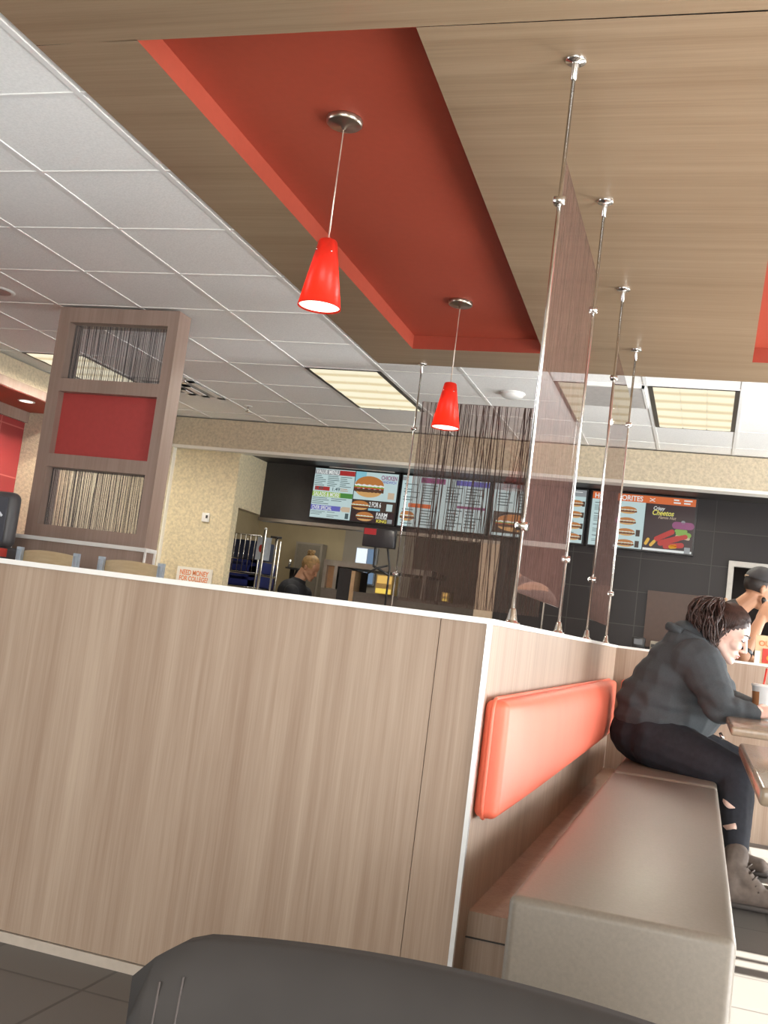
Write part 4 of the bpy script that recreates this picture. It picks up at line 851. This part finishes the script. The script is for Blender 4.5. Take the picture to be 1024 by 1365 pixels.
# ================================================================== people
def wrinkle(amp, sc=9.0, stretch=(1, 1, 1)):
    def f(p):
        q = Vector((p.x*stretch[0], p.y*stretch[1], p.z*stretch[2]))*sc
        return amp*(noise.noise(q) + 0.5*noise.noise(q*2.3))
    return f
def local_frame(c, pitch, yaw=0.0):
    """head frame: f = where the face looks, s = its left side, u = up; facing +X, pitched down"""
    R = Matrix.Rotation(yaw, 3, 'Z') @ Matrix.Rotation(pitch, 3, 'Y')
    c = Vector(c)
    return lambda f, s, u: c + R @ Vector((f, s, u)), R
def head_prims(b, P, R, k=1.0, male=False):
    b.ell(P(-0.004*k, 0, 0.030*k), (0.098*k, 0.075*k, 0.095*k), R); b.ell(P(0.030*k, 0, -0.045*k), (0.062*k, 0.056*k, 0.078*k), R)
    b.ell(P(0.050*k, 0, 0.030*k), (0.047*k, 0.060*k, 0.055*k), R)
    b.cap(P(0.012*k, -0.050*k, -0.062*k), 0.022*k, P(0.078*k, -0.008*k, -0.105*k), 0.019*k); b.cap(P(0.012*k, 0.050*k, -0.062*k), 0.022*k, P(0.078*k, 0.008*k, -0.105*k), 0.019*k)
    b.ell(P(0.080*k, 0, -0.104*k), (0.017*k, 0.020*k, 0.016*k), R)
    b.ell(P(0.060*k, 0, -0.070*k), (0.036*k, 0.040*k, 0.036*k), R)
    b.cap(P(0.092*k, 0, 0.014*k), 0.008*k, P(0.116*k, 0, -0.036*k), 0.0105*k); b.ell(P(0.104*k, -0.011*k, -0.042*k), (0.011*k, 0.008*k, 0.008*k), R); b.ell(P(0.104*k, 0.011*k, -0.042*k), (0.011*k, 0.008*k, 0.008*k), R)
    for s_ in (-1, 1):
        b.cap(P(0.092*k, s_*0.014*k, 0.024*k), 0.009*k, P(0.076*k, s_*0.046*k, 0.024*k), 0.009*k)
        b.ell(P(0.062*k, s_*0.038*k, -0.030*k), (0.030*k, 0.024*k, 0.026*k), R); b.ell(P(0.079*k, s_*0.030*k, 0.002*k), (0.012*k, 0.015*k, 0.010*k), R)
        b.ell(P(-0.006*k, s_*0.076*k, -0.008*k), (0.017*k, 0.009*k, 0.031*k), R); b.ell(P(-0.010*k, s_*0.080*k, 0.002*k), (0.016*k, 0.006*k, 0.018*k), R)
    b.ell(P(0.095*k, 0, -0.067*k), (0.010*k, 0.024*k, 0.0075*k), R); b.ell(P(0.092*k, 0, -0.079*k), (0.010*k, 0.020*k, 0.0075*k), R)
def hand(b, wrist, palm_dir, up, side, curl, k=1.0, spread=0.0):
    """palm and five separate fingers; palm_dir points to the knuckles, side to the thumb, curl is the bend direction"""
    w = Vector(wrist); d = Vector(palm_dir).normalized(); sd = Vector(side).normalized(); cu = Vector(curl).normalized()
    for q in (-0.024, -0.008, 0.008, 0.024): b.cap(w + sd*q*0.8*k, 0.016*k, w + d*0.078*k + sd*q*1.15*k, 0.0115*k)
    for i, (q, L_) in enumerate(((0.030, 0.068), (0.010, 0.078), (-0.010, 0.072), (-0.029, 0.056))):
        p0 = w + d*0.080*k + sd*q*1.05*k
        p1 = p0 + (d*0.86 + cu*0.45 + sd*spread*(1.5-i)*0.2).normalized()*L_*0.48*k
        p2 = p1 + (d*0.30 + cu*0.95).normalized()*L_*0.33*k
        p3 = p2 + (d*-0.25 + cu*0.95).normalized()*L_*0.26*k
        b.cap(p0, 0.0098*k, p1, 0.0088*k); b.cap(p1, 0.0088*k, p2, 0.0080*k); b.cap(p2, 0.0080*k, p3, 0.0070*k)
    t0 = w + d*0.018*k + sd*0.030*k; t1 = t0 + (d*0.55 + sd*0.75 + cu*0.25).normalized()*0.038*k; t2 = t1 + (d*0.85 + sd*0.15 + cu*0.45).normalized()*0.034*k; t3 = t2 + (d*0.75 - sd*0.1 + cu*0.6).normalized()*0.024*k
    b.cap(t0, 0.016*k, t1, 0.012*k); b.cap(t1, 0.012*k, t2, 0.0105*k); b.cap(t2, 0.0105*k, t3, 0.0085*k)

# ---- seated woman
YWN = 5.2
wm = thing('person', 'woman with brown ponytail in dark slate jacket and ripped black jeans, leaning on the table', 'person', (-0.10, YWN, 0))
P, R = local_frame((0.095, YWN-0.01, 1.103), math.radians(24), math.radians(-6))
b = MB()
head_prims(b, P, R, 1.0)
b.cap(P(-0.025, 0, -0.045), 0.058, (0.0, YWN, 0.985), 0.066)
b.ell((-0.165, YWN, 0.60), (0.20, 0.225, 0.15)); b.ell((-0.115, YWN, 0.73), (0.215, 0.215, 0.17)); b.ell((-0.065, YWN, 0.885), (0.165, 0.20, 0.15)); b.ell((-0.05, YWN, 0.975), (0.12, 0.18, 0.10))
SHN, ELN, WRN = Vector((0.005, 4.985, 0.935)), Vector((0.095, 4.870, 0.765)), Vector((0.245, 4.905, 0.768))
SHF, ELF, WRF = Vector((0.005, 5.415, 0.935)), Vector((0.13, 5.47, 0.782)), Vector((0.265, 5.24, 0.776))
b.cap(SHN, 0.075, ELN, 0.050); b.cap(ELN, 0.047, WRN, 0.027); b.cap(SHF, 0.075, ELF, 0.050); b.cap(ELF, 0.045, WRF, 0.027)
hand(b, WRN, (0.93, 0.30, 0.10), (0, 0, 1), (-0.20, 0.75, 0.45), (0.15, 0.75, -0.60), 1.0); hand(b, WRF, (0.95, -0.25, 0.0), (0, 0, 1), (0.1, -0.80, 0.45), (0.15, -0.6, -0.7), 1.0)
HPN, KNN, ANN = Vector((-0.16, 5.05, 0.575)), Vector((0.180, 4.870, 0.492)), Vector((0.205, 4.690, 0.16))
HPF, KNF, ANF = Vector((-0.16, 5.35, 0.575)), Vector((0.20, 5.43, 0.490)), Vector((0.175, 5.42, 0.14))
b.cap(HPN, 0.105, KNN, 0.066); b.cap(KNN, 0.064, (0.195, 4.79, 0.34), 0.056); b.cap((0.195, 4.79, 0.34), 0.056, ANN, 0.036); b.cap(ANN, 0.036, (0.19, 4.64, 0.06), 0.030); b.cap((0.19, 4.64, 0.058), 0.028, (0.33, 4.635, 0.052), 0.020)
b.cap(HPF, 0.105, KNF, 0.066); b.cap(KNF, 0.064, (0.185, 5.43, 0.32), 0.056); b.cap((0.185, 5.43, 0.32), 0.056, ANF, 0.036); b.cap(ANF, 0.036, (0.17, 5.42, 0.06), 0.034); b.cap((0.17, 5.42, 0.058), 0.028, (0.30, 5.42, 0.052), 0.020)
body = b.build('body', SKIN, wm, vox=0.0045, smooth_it=3)
j = MB()
j.ell((-0.155, YWN, 0.665), (0.222, 0.255, 0.11)); j.ell((-0.120, YWN, 0.735), (0.252, 0.255, 0.175)); j.ell((-0.105, YWN, 0.845), (0.205, 0.242, 0.155)); j.ell((-0.075, YWN, 0.935), (0.180, 0.225, 0.135)); j.ell((-0.075, YWN, 1.005), (0.125, 0.175, 0.105))
j.ell((-0.085, YWN, 1.055), (0.085, 0.105, 0.085)); j.cap((-0.02, YWN, 1.0), 0.082, (0.02, YWN, 1.012), 0.078)
j.ell((0.0, YWN, 0.86), (0.12, 0.20, 0.14))
j.cap((-0.03, 5.02, 0.95), 0.110, SHN, 0.100); j.cap(SHN, 0.100, ELN, 0.069); j.cap(ELN, 0.067, WRN+Vector((-0.02, 0, 0)), 0.043)
j.cap((-0.03, 5.38, 0.95), 0.110, SHF, 0.100); j.cap(SHF, 0.100, ELF, 0.068); j.cap(ELF, 0.066, WRF+Vector((-0.02, 0.02, 0.0)), 0.043)
def jw(p):
    v = wrinkle(0.006, 7, (0.6, 1, 1.6))(p)
    # folds that gather at the elbow and run round the back
    for e in (ELN, ELF):
        dd = (p - e).length
        if dd < 0.17: v += 0.005*math.sin(dd*150 + 2*noise.noise(p*9))*(1 - dd/0.17)
    v += 0.0065*math.sin(p.z*70 + p.x*18 + 4*noise.noise(p*5))*max(0, 1-abs(p.z-0.76)/0.16)
    return v
jk = j.build('jacket', JACKET, wm, vox=0.007, smooth_it=5, noise_fn=jw)
j = MB(); j.tube([(-0.095, YWN-0.11, 1.075), (-0.01, YWN-0.115, 1.045), (0.06, YWN-0.085, 1.00), (0.085, YWN, 0.965)], [0.02, 0.022, 0.02, 0.016], 8); j.tube([(-0.095, YWN-0.11, 1.075), (-0.16, YWN-0.05, 1.10), (-0.165, YWN+0.05, 1.10), (-0.09, YWN+0.11, 1.075)], 0.021, 8)
j.build('collar', JACKET, jk)
j = MB()
for a0, a1 in ((WRN, ELN), (WRF, ELF)):
    dd = (a1-a0).normalized(); j.cyl(a0+dd*0.005, a0+dd*0.035, 0.046, 0.049, 18)
j = None
t_ = MB(); t_.cyl((0.105, 4.962, 0.655), (0.118, 4.952, 0.632), 0.007).build('zip_pull', CHROME, jk)
p_ = MB()
p_.ell((-0.165, YWN, 0.585), (0.225, 0.248, 0.150)); p_.cap(HPN, 0.132, KNN, 0.084); p_.cap(KNN, 0.082, (0.197, 4.79, 0.34), 0.066); p_.cap((0.197, 4.79, 0.34), 0.066, (0.205, 4.70, 0.18), 0.047)
p_.cap(HPF, 0.130, KNF, 0.084); p_.cap(KNF, 0.081, (0.185, 5.43, 0.32), 0.066); p_.cap((0.185, 5.43, 0.32), 0.066, (0.175, 5.42, 0.16), 0.047)
pants = p_.build('jeans', JEANS, wm, vox=0.007, smooth_it=4, noise_fn=wrinkle(0.004, 11))
def tear(outline, z0):   # torn opening showing the leg: a skin-coloured patch that follows the curve of the leg
    m = MB(); n = 10; cols = []
    xs_ = [p[0] for p in outline[0]]; xa_, xb_ = xs_[0], xs_[-1]
    def edge(tab, x):
        for (x0, z0_), (x1, z1_) in zip(tab, tab[1:]):
            if x0 <= x <= x1: return z0_ + (z1_-z0_)*(x-x0)/(x1-x0)
        return tab[-1][1]
    c0, r0 = Vector((0.1965, 4.80, 0)) if z0 > 0.33 else Vector((0.199, 4.763, 0)), (0.0655 if z0 > 0.33 else 0.0605)
    for i in range(n+1):
        x = xa_ + (xb_-xa_)*i/n; y = c0.y - math.sqrt(max(1e-5, r0*r0-(x-c0.x)**2)) - 0.0035; zt_, zb_ = edge(outline[0], x), edge(outline[1], x)
        cols.append([m.bm.verts.new(q) for q in ((x, y, zb_), (x, y, zt_), (x, y+0.012, zt_), (x, y+0.012, zb_))])
    for A2, B2 in zip(cols, cols[1:]):
        for k in range(4): m.bm.faces.new((A2[k], B2[k], B2[(k+1)%4], A2[(k+1)%4]))
    m.bm.faces.new(cols[0]); m.bm.faces.new(cols[-1][::-1]); bmesh.ops.recalc_face_normals(m.bm, faces=m.bm.faces[:])
    for f in m.bm.faces: f.smooth = True
    o = m.build('torn_knee', SKIN, pants); o['label'] = 'skin showing through torn denim'
tear(([(0.136, 0.398), (0.150, 0.394), (0.186, 0.374)], [(0.136, 0.362), (0.160, 0.363), (0.186, 0.371)]), 0.38)
tear(([(0.145, 0.294), (0.172, 0.308), (0.192, 0.317), (0.198, 0.300)], [(0.145, 0.290), (0.172, 0.274), (0.190, 0.272), (0.198, 0.290)]), 0.29)
for an, s0 in ((ANN, Vector((0.0, -0.05, 0))), (ANF, Vector((0, 0, 0)))):
    m = MB(); hx = an.x - 0.025; hy = an.y + s0.y
    m.cap((an.x, an.y, 0.19), 0.052, (hx+0.008, hy, 0.075), 0.046); m.cap((hx, hy, 0.052), 0.044, (hx+0.12, hy, 0.052), 0.044); m.cap((hx+0.09, hy, 0.058), 0.042, (hx+0.195, hy-0.01, 0.046), 0.036); m.cap((an.x+0.01, an.y+s0.y*0.6, 0.13), 0.044, (hx+0.11, hy, 0.075), 0.038)
    bt = m.build('boot', BOOTM, wm, vox=0.006, smooth_it=3, noise_fn=wrinkle(0.002, 20))
    q = MB(); q.rbox(hx-0.050, hx+0.235, hy-0.045, hy+0.042, 0.0, 0.022, 0.010, 3); q.build('sole', plain('boot_sole', (0.055, 0.045, 0.04), 0.7), bt)
    q = MB()
    for k in range(5):
        a = Vector((an.x+0.055+0.012*k, 0, 0.165-0.021*k)); yy = an.y + s0.y*(0.3+0.15*k)
        q.tube([(a.x-0.012, yy-0.045, a.z-0.004), (a.x+0.006, yy-0.01, a.z+0.006), (a.x-0.004, yy+0.03, a.z)], 0.0035, 5)
    q.build('laces', plain('lace_brown', (0.10, 0.075, 0.06), 0.7), bt)
# hair: cap swept back from the hairline to the tie, and a curly ponytail
h = MB()
h.ell(P(-0.016, 0, 0.040), (0.098, 0.081, 0.094), R); h.ell(P(-0.055, 0, 0.0), (0.062, 0.074, 0.085), R)
capb = h
TIE = P(-0.085, 0, 0.118)
hm = MB()
# a shell of the cap cut away in front of the hairline
t = bmesh.new(); bmesh.ops.create_uvsphere(t, u_segments=40, v_segments=26, radius=1)
for v in t.verts:
    c0 = v.co.copy(); rr = 1.0 + 0.018*math.sin(18*math.atan2(c0.y, c0.z+0.5)) ; v.co = P(-0.012 + c0.x*0.100*rr, c0.y*0.082*rr, 0.036 + c0.z*0.098*rr)
Ri = R.inverted(); C0 = P(0, 0, 0)
kill = []
for f in t.faces:
    q = Ri @ (f.calc_center_median() - C0)
    if (q.x > 0.004 + 1.12*q.z and q.z < 0.098) or q.z < -0.052: kill.append(f)
bmesh.ops.delete(t, geom=kill, context='FACES')
hm.merge(t, 0, True)
for k in range(220):     # strands combed from the hairline to the tie
    s0 = -1 + 2*(k+0.5)/220; a = s0*2.5; jit = random.uniform(-0.010, 0.006)
    st = Vector((0.072*math.cos(a*0.75)*1.0 + 0.008, 0.083*math.sin(max(-1.57, min(1.57, a*0.92))), 0.098*math.cos(a)*0.55 + 0.042 - jit*0.6)); st.x += jit*0.5
    pts = []
    for i in range(7):
        u = i/6; q = st.lerp(Vector((-0.083, 0, 0.116)), u); bulge = math.sin(math.pi*u)
        d0 = (q - Vector((-0.012, 0, 0.03))); 
        if d0.length > 1e-4: 
            n0 = d0.normalized(); rad = 1/math.sqrt((n0.x/0.103)**2 + (n0.y/0.085)**2 + (n0.z/0.101)**2); q = Vector((-0.012, 0, 0.036)) + n0*(rad + 0.002*math.sin(k*2.1+i))
        pts.append(P(q.x, q.y, q.z))
    hm.tube(pts, [0.0010, 0.0024, 0.003, 0.003, 0.003, 0.0035, 0.006], 5)
TIEW = TIE
for k in range(330):    # ponytail curls
    a = random.uniform(0, 2*math.pi); r0 = math.sqrt(random.random())
    p0 = TIEW + Vector((math.cos(a)*0.016*r0, math.sin(a)*0.018*r0, 0.004))
    L_ = random.uniform(0.10, 0.225); ex = random.uniform(-0.165, 0.02); ey = random.gauss(-0.03, 0.045)
    if ex < -0.10: L_ *= 0.72
    p1 = TIEW + Vector((ex*0.75 - 0.02, ey*0.9, random.uniform(0.0, 0.045))); p2 = TIEW + Vector((ex*1.02, ey*1.1 - 0.01, -L_*0.6)); p3 = TIEW + Vector((ex*0.8 + random.gauss(0, 0.012), ey, -L_))
    ph = random.uniform(0, 6.28); fr_ = random.uniform(9, 17); am = random.uniform(0.004, 0.010); pts = []; n = 15
    for i in range(n):
        u = i/(n-1); p = p0*(1-u)**3 + p1*3*u*(1-u)**2 + p2*3*u*u*(1-u) + p3*u**3; w_ = am*min(1, u*2)
        pts.append(p + Vector((w_*math.sin(fr_*u+ph), w_*math.cos(fr_*u+ph*1.3), 0.5*w_*math.sin(fr_*u*0.8+ph))))
    hm.tube(pts, [0.0042*(1-0.6*(i/(n-1))**3) for i in range(n)], 5)
for k in range(9):      # loose locks by the ear
    pts = []; s0 = random.uniform(-0.004, 0.02)
    for i in range(7):
        u = i/6; pts.append(P(-0.012+s0-0.02*u+0.006*math.sin(6*u+k), -0.083-0.004*u, 0.02-0.12*u))
    hm.tube(pts, 0.0035, 5)
hm.build('hair', HAIR, wm)
q = MB(); q.lathe((0, 0, 0), [(0.022, -0.008), (0.027, 0), (0.022, 0.008)], 18)
for v in q.bm.verts: v.co = TIE + Matrix.Rotation(math.radians(-35), 3, 'Y') @ v.co
q.build('hair_tie', plain('tan_tie', (0.45, 0.28, 0.16), 0.6), wm)
for s_ in (-1, 1):
    e = MB(); e.tube([P(0.0905, s_*0.020, 0.004), P(0.0925, s_*0.028, -0.001), P(0.088, s_*0.038, -0.001), P(0.080, s_*0.044, 0.003)], 0.0024, 5); e.build('eyelashes', HAIRD, body)
    e = MB(); e.tube([P(0.1015, s_*0.012, 0.026), P(0.1005, s_*0.026, 0.034), P(0.090, s_*0.042, 0.034), P(0.078, s_*0.052, 0.028)], [0.002, 0.0032, 0.003, 0.0015], 6); e.build('eyebrow', HAIR, body)
e = MB(); e.ell(P(0.1005, 0, -0.067), (0.0058, 0.021, 0.0048), R); e.ell(P(0.0975, 0, -0.078), (0.0062, 0.018, 0.0052), R); e.build('lips', LIPS, body)
e = MB(); e.lathe((0, 0, 0), [(0.007, -0.0012), (0.0085, 0), (0.007, 0.0012)], 14)
for v in e.bm.verts: v.co = P(-0.002, -0.083, -0.045) + Matrix.Rotation(math.pi/2, 3, 'X') @ v.co
e.build('earring', plain('dark_gold', (0.20, 0.12, 0.05), 0.3, 0.8), wm)
# drink cup
cu = thing('drink_cup', 'white paper cup with red straw in front of the woman', 'cup', (0.272, 5.10, TABT))
cz = TABT
MB().lathe((0.272, 5.10, cz), [(0.001, 0.0), (0.032, 0.0), (0.034, 0.004), (0.047, 0.138), (0.0495, 0.140), (0.0495, 0.145), (0.046, 0.145)], 32).build('body', CUPM, cu)
m = MB(); n = 12; rows = []
for i in range(n+1):
    a = math.radians(150 + 100*i/n); rows.append([m.bm.verts.new((0.272+r*math.cos(a), 5.10+r*math.sin(a), cz+z)) for r, z in ((0.0365, 0.02), (0.0453, 0.115))])
for A2, B2 in zip(rows, rows[1:]): m.bm.faces.new((A2[0], B2[0], B2[1], A2[1]))
pr = m.build('print', CUPB, cu)
MB().lathe((0.272, 5.10, cz), [(0.051, 0.140), (0.051, 0.147), (0.046, 0.150), (0.044, 0.146), (0.001, 0.146)], 32).build('lid', WHITE, cu)
MB().cyl((0.262, 5.10, cz+0.03), (0.281, 5.10, cz+0.222), 0.0045, seg=10).build('straw', STRAW, cu)

# ---- man behind the far booth wall, chin on his hand
YMN = 6.98
mn = thing('person', 'man in dark cap behind the far booth wall resting his chin on his hand', 'person', (0.15, YMN, 0))
P2, R2_ = local_frame((0.300, YMN, 1.447), math.radians(14), math.radians(20))
b = MB(); head_prims(b, P2, R2_, 1.0)
b.cap(P2(-0.022, 0, -0.06), 0.052, (0.16, YMN, 1.285), 0.060)
b.ell((0.08, YMN, 1.20), (0.15, 0.20, 0.14)); b.ell((0.02, YMN, 1.0), (0.14, 0.18, 0.20)); b.ell((0.0, YMN, 0.8), (0.15, 0.18, 0.15))
S1, E1, W1 = Vector((0.13, YMN-0.20, 1.19)), Vector((0.225, 6.66, 1.02)), Vector((0.315, 6.76, 1.255))
b.cap(S1, 0.058, E1, 0.042); b.cap(E1, 0.044, E1.lerp(W1, 0.4), 0.045); b.cap(E1.lerp(W1, 0.4), 0.045, W1, 0.029)
hand(b, W1, (0.35, 0.25, 0.75), (0, 0, 1), (0.7, -0.1, -0.4), (0.45, 0.75, 0.1), 1.0)
S2, E2 = Vector((0.13, YMN+0.20, 1.19)), Vector((0.30, YMN+0.20, 0.98))
b.cap(S2, 0.055, E2, 0.042); b.cap(E2, 0.042, (0.46, YMN-0.02, 1.0), 0.028); hand(b, (0.46, YMN-0.02, 1.0), (0.9, -0.3, 0), (0, 0, 1), (0.2, -0.8, 0.3), (0.1, -0.3, -0.8), 1.0)
for s_ in (-1, 1): b.cap((0.0, YMN+s_*0.10, 0.75), 0.085, (0.02, YMN+s_*0.10, 0.42), 0.06); b.cap((0.02, YMN+s_*0.10, 0.42), 0.058, (0.0, YMN+s_*0.10, 0.06), 0.04); b.cap((0.0, YMN+s_*0.10, 0.04), 0.036, (0.16, YMN+s_*0.10, 0.035), 0.03)
mb_ = b.build('body', SKIN2, mn, vox=0.006, smooth_it=2)
j = MB(); j.ell((0.075, YMN, 1.185), (0.165, 0.215, 0.145)); j.ell((0.015, YMN, 1.0), (0.160, 0.20, 0.22)); j.ell((0.0, YMN, 0.82), (0.165, 0.195, 0.17)); j.cap(S1, 0.080, S1.lerp(E1, 0.5), 0.066); j.cap(S2, 0.080, S2.lerp(E2, 0.5), 0.066); j.cap((0.10, YMN, 1.25), 0.10, (0.165, YMN, 1.295), 0.078)
j.build('shirt', plain('charcoal_shirt', (0.055, 0.05, 0.05), 0.85, var=0.15), mn, vox=0.009, smooth_it=4, noise_fn=wrinkle(0.004, 9))
j = MB()
for s_ in (-1, 1): j.cap((0.0, YMN+s_*0.10, 0.75), 0.100, (0.02, YMN+s_*0.10, 0.42), 0.075); j.cap((0.02, YMN+s_*0.10, 0.42), 0.072, (0.0, YMN+s_*0.10, 0.08), 0.055)
j.build('trousers', SHIRT, mn, vox=0.01, smooth_it=2)
hc = MB(); t = bmesh.new(); bmesh.ops.create_uvsphere(t, u_segments=32, v_segments=20, radius=1)
for v in t.verts: c0 = v.co.copy(); v.co = P2(-0.006+c0.x*0.106, c0.y*0.084, 0.045+c0.z*0.100)
R2i = R2_.inverted()
bmesh.ops.delete(t, geom=[f for f in t.faces if (R2i @ (f.calc_center_median()-P2(0, 0, 0))).z < 0.045], context='FACES'); hc.merge(t, 0, True)
m = hc; n = len(m.bm.faces)
cap_o = m.build('cap', plain('cap_charcoal', (0.035, 0.033, 0.035), 0.8), mn)
m = MB(); rows = []
for i in range(11):
    a = math.radians(-62+124*i/10); r0, r1 = 0.100, 0.175 - 0.02*abs(a)
    rows.append([m.bm.verts.new(P2(-0.006+r*math.cos(a), r*0.84*math.sin(a), z)) for r, z in ((r0, 0.052), (r1, 0.040), (r1, 0.037), (r0, 0.047))])
for A2, B2 in zip(rows, rows[1:]):
    for k in range(4): m.bm.faces.new((A2[k], A2[(k+1)%4], B2[(k+1)%4], B2[k]))
m.build('peak', plain('cap_charcoal', (0.035, 0.033, 0.035), 0.8), cap_o)
m = MB(); m.tube([P2(-0.112+0.012*abs(q), 0.030*q, 0.052) for q in (-1, -0.5, 0, 0.5, 1)], 0.006, 6); m.build('strap', plain('strap_tan', (0.60, 0.45, 0.32), 0.6), cap_o)
hb_ = MB(); t = bmesh.new(); bmesh.ops.create_uvsphere(t, u_segments=28, v_segments=18, radius=1)
for v in t.verts: c0 = v.co.copy(); v.co = P2(-0.010+c0.x*0.098, c0.y*0.079, 0.030+c0.z*0.092)
bmesh.ops.delete(t, geom=[f for f in t.faces if (lambda q: q.z > 0.055 or q.z < -0.03 or q.x > 0.01)(R2i @ (f.calc_center_median()-P2(0, 0, 0)))], context='FACES'); hb_.merge(t, 0, True); hb_.build('hair', HAIRD, mn)
m = MB(); m.cap(P2(0.020, -0.060, -0.062), 0.018, P2(0.080, -0.014, -0.108), 0.018); m.cap(P2(0.020, 0.060, -0.062), 0.018, P2(0.080, 0.014, -0.108), 0.018); m.build('beard', HAIRD, mn, vox=0.004, smooth_it=1)
m = MB(); m.lathe((0, 0, 0), [(0.046, -0.012), (0.0485, -0.009), (0.0485, 0.009), (0.046, 0.012)], 20)
qd = (W1-E1).normalized().to_track_quat('Z', 'Y').to_matrix()
for v in m.bm.verts: v.co = E1.lerp(W1, 0.12) + qd @ v.co
m.build('wristband', BLACK, mn)

# ---- worker in the kitchen
YK = 10.35
kw = thing('person', 'blonde worker in a black shirt bending over the kitchen counter', 'person', (-4.2, YK, 0))
P3, R3 = local_frame((-3.995, YK, 1.415), math.radians(28), math.radians(-10))
b = MB(); head_prims(b, P3, R3, 1.0); b.cap(P3(-0.03, 0, -0.05), 0.055, (-4.10, YK, 1.26), 0.065)
b.ell((-4.15, YK, 1.14), (0.14, 0.19, 0.14)); b.ell((-4.19, YK, 0.95), (0.14, 0.17, 0.18)); b.ell((-4.19, YK, 0.80), (0.15, 0.18, 0.14))
S1, E1, W1 = Vector((-4.09, YK-0.19, 1.14)), Vector((-4.03, YK-0.21, 0.92)), Vector((-3.97, YK-0.12, 1.03))
S2, E2, W2 = Vector((-4.09, YK+0.19, 1.14)), Vector((-4.03, YK+0.20, 0.92)), Vector((-3.97, YK+0.10, 1.03))
for S_, E3, W3, q in ((S1, E1, W1, 1), (S2, E2, W2, -1)):
    b.cap(S_, 0.058, E3, 0.043); b.cap(E3, 0.042, W3, 0.028); hand(b, W3, (0.9, 0.2*q, 0.2), (0, 0, 1), (0, 0.6*q, 0.7), (0.3, 0.7*q, -0.5), 1.0)
for s_ in (-1, 1): b.cap((-4.19, YK+s_*0.09, 0.78), 0.085, (-4.17, YK+s_*0.09, 0.45), 0.06); b.cap((-4.17, YK+s_*0.09, 0.45), 0.058, (-4.19, YK+s_*0.09, 0.06), 0.04); b.cap((-4.19, YK+s_*0.09, 0.04), 0.036, (-4.04, YK+s_*0.09, 0.035), 0.03)
kb = b.build('body', SKIN3, kw, vox=0.006, smooth_it=2)
j = MB(); j.ell((-4.15, YK, 1.14), (0.158, 0.21, 0.145)); j.ell((-4.19, YK, 0.95), (0.160, 0.19, 0.20)); j.ell((-4.19, YK, 0.80), (0.165, 0.195, 0.13)); j.cap(S1, 0.078, S1.lerp(E1, 0.6), 0.062); j.cap(S2, 0.078, S2.lerp(E2, 0.6), 0.062); j.cap((-4.13, YK, 1.22), 0.085, (-4.10, YK, 1.245), 0.078)
j.build('shirt', SHIRT, kw, vox=0.009, smooth_it=3, noise_fn=wrinkle(0.004, 9))
j = MB()
for s_ in (-1, 1): j.cap((-4.19, YK+s_*0.09, 0.78), 0.100, (-4.17, YK+s_*0.09, 0.45), 0.075); j.cap((-4.17, YK+s_*0.09, 0.45), 0.072, (-4.19, YK+s_*0.09, 0.08), 0.055)
j.build('trousers', SHIRT, kw, vox=0.01, smooth_it=2)
hm = MB(); t = bmesh.new(); bmesh.ops.create_uvsphere(t, u_segments=32, v_segments=20, radius=1)
for v in t.verts: c0 = v.co.copy(); rr = 1+0.02*math.sin(14*math.atan2(c0.y, c0.z)); v.co = P3(-0.014+c0.x*0.101*rr, c0.y*0.083*rr, 0.036+c0.z*0.100*rr)
R3i = R3.inverted()
bmesh.ops.delete(t, geom=[f for f in t.faces if (lambda q: (q.x > 0.060 and q.z < 0.09) or (q.z < 0.0 and q.x > 0.0) or q.z < -0.05)(R3i @ (f.calc_center_median()-P3(0, 0, 0)))], context='FACES'); hm.merge(t, 0, True)
for k in range(46):
    a = random.uniform(0, 6.28); r0 = random.random(); pts = []; ph = random.uniform(0, 6.28)
    for i in range(9):
        u = i/8; th = a + u*3.2; pts.append(P3(-0.075, 0, 0.125) + Vector((math.cos(th)*0.038*math.sin(u*2.9+0.1)*(0.6+0.5*r0), math.sin(th)*0.045*(0.6+0.5*r0)*math.sin(u*2.9+0.1), 0.035*math.cos(u*3+ph))))
    hm.tube(pts, 0.006, 5)
hm.build('hair', HAIRB, kw)
m = MB(); m.tube([P3(0.085, -0.022, -0.004), P3(0.083, -0.040, -0.004)], 0.003, 5); m.build('eyelashes', HAIRD, kb)
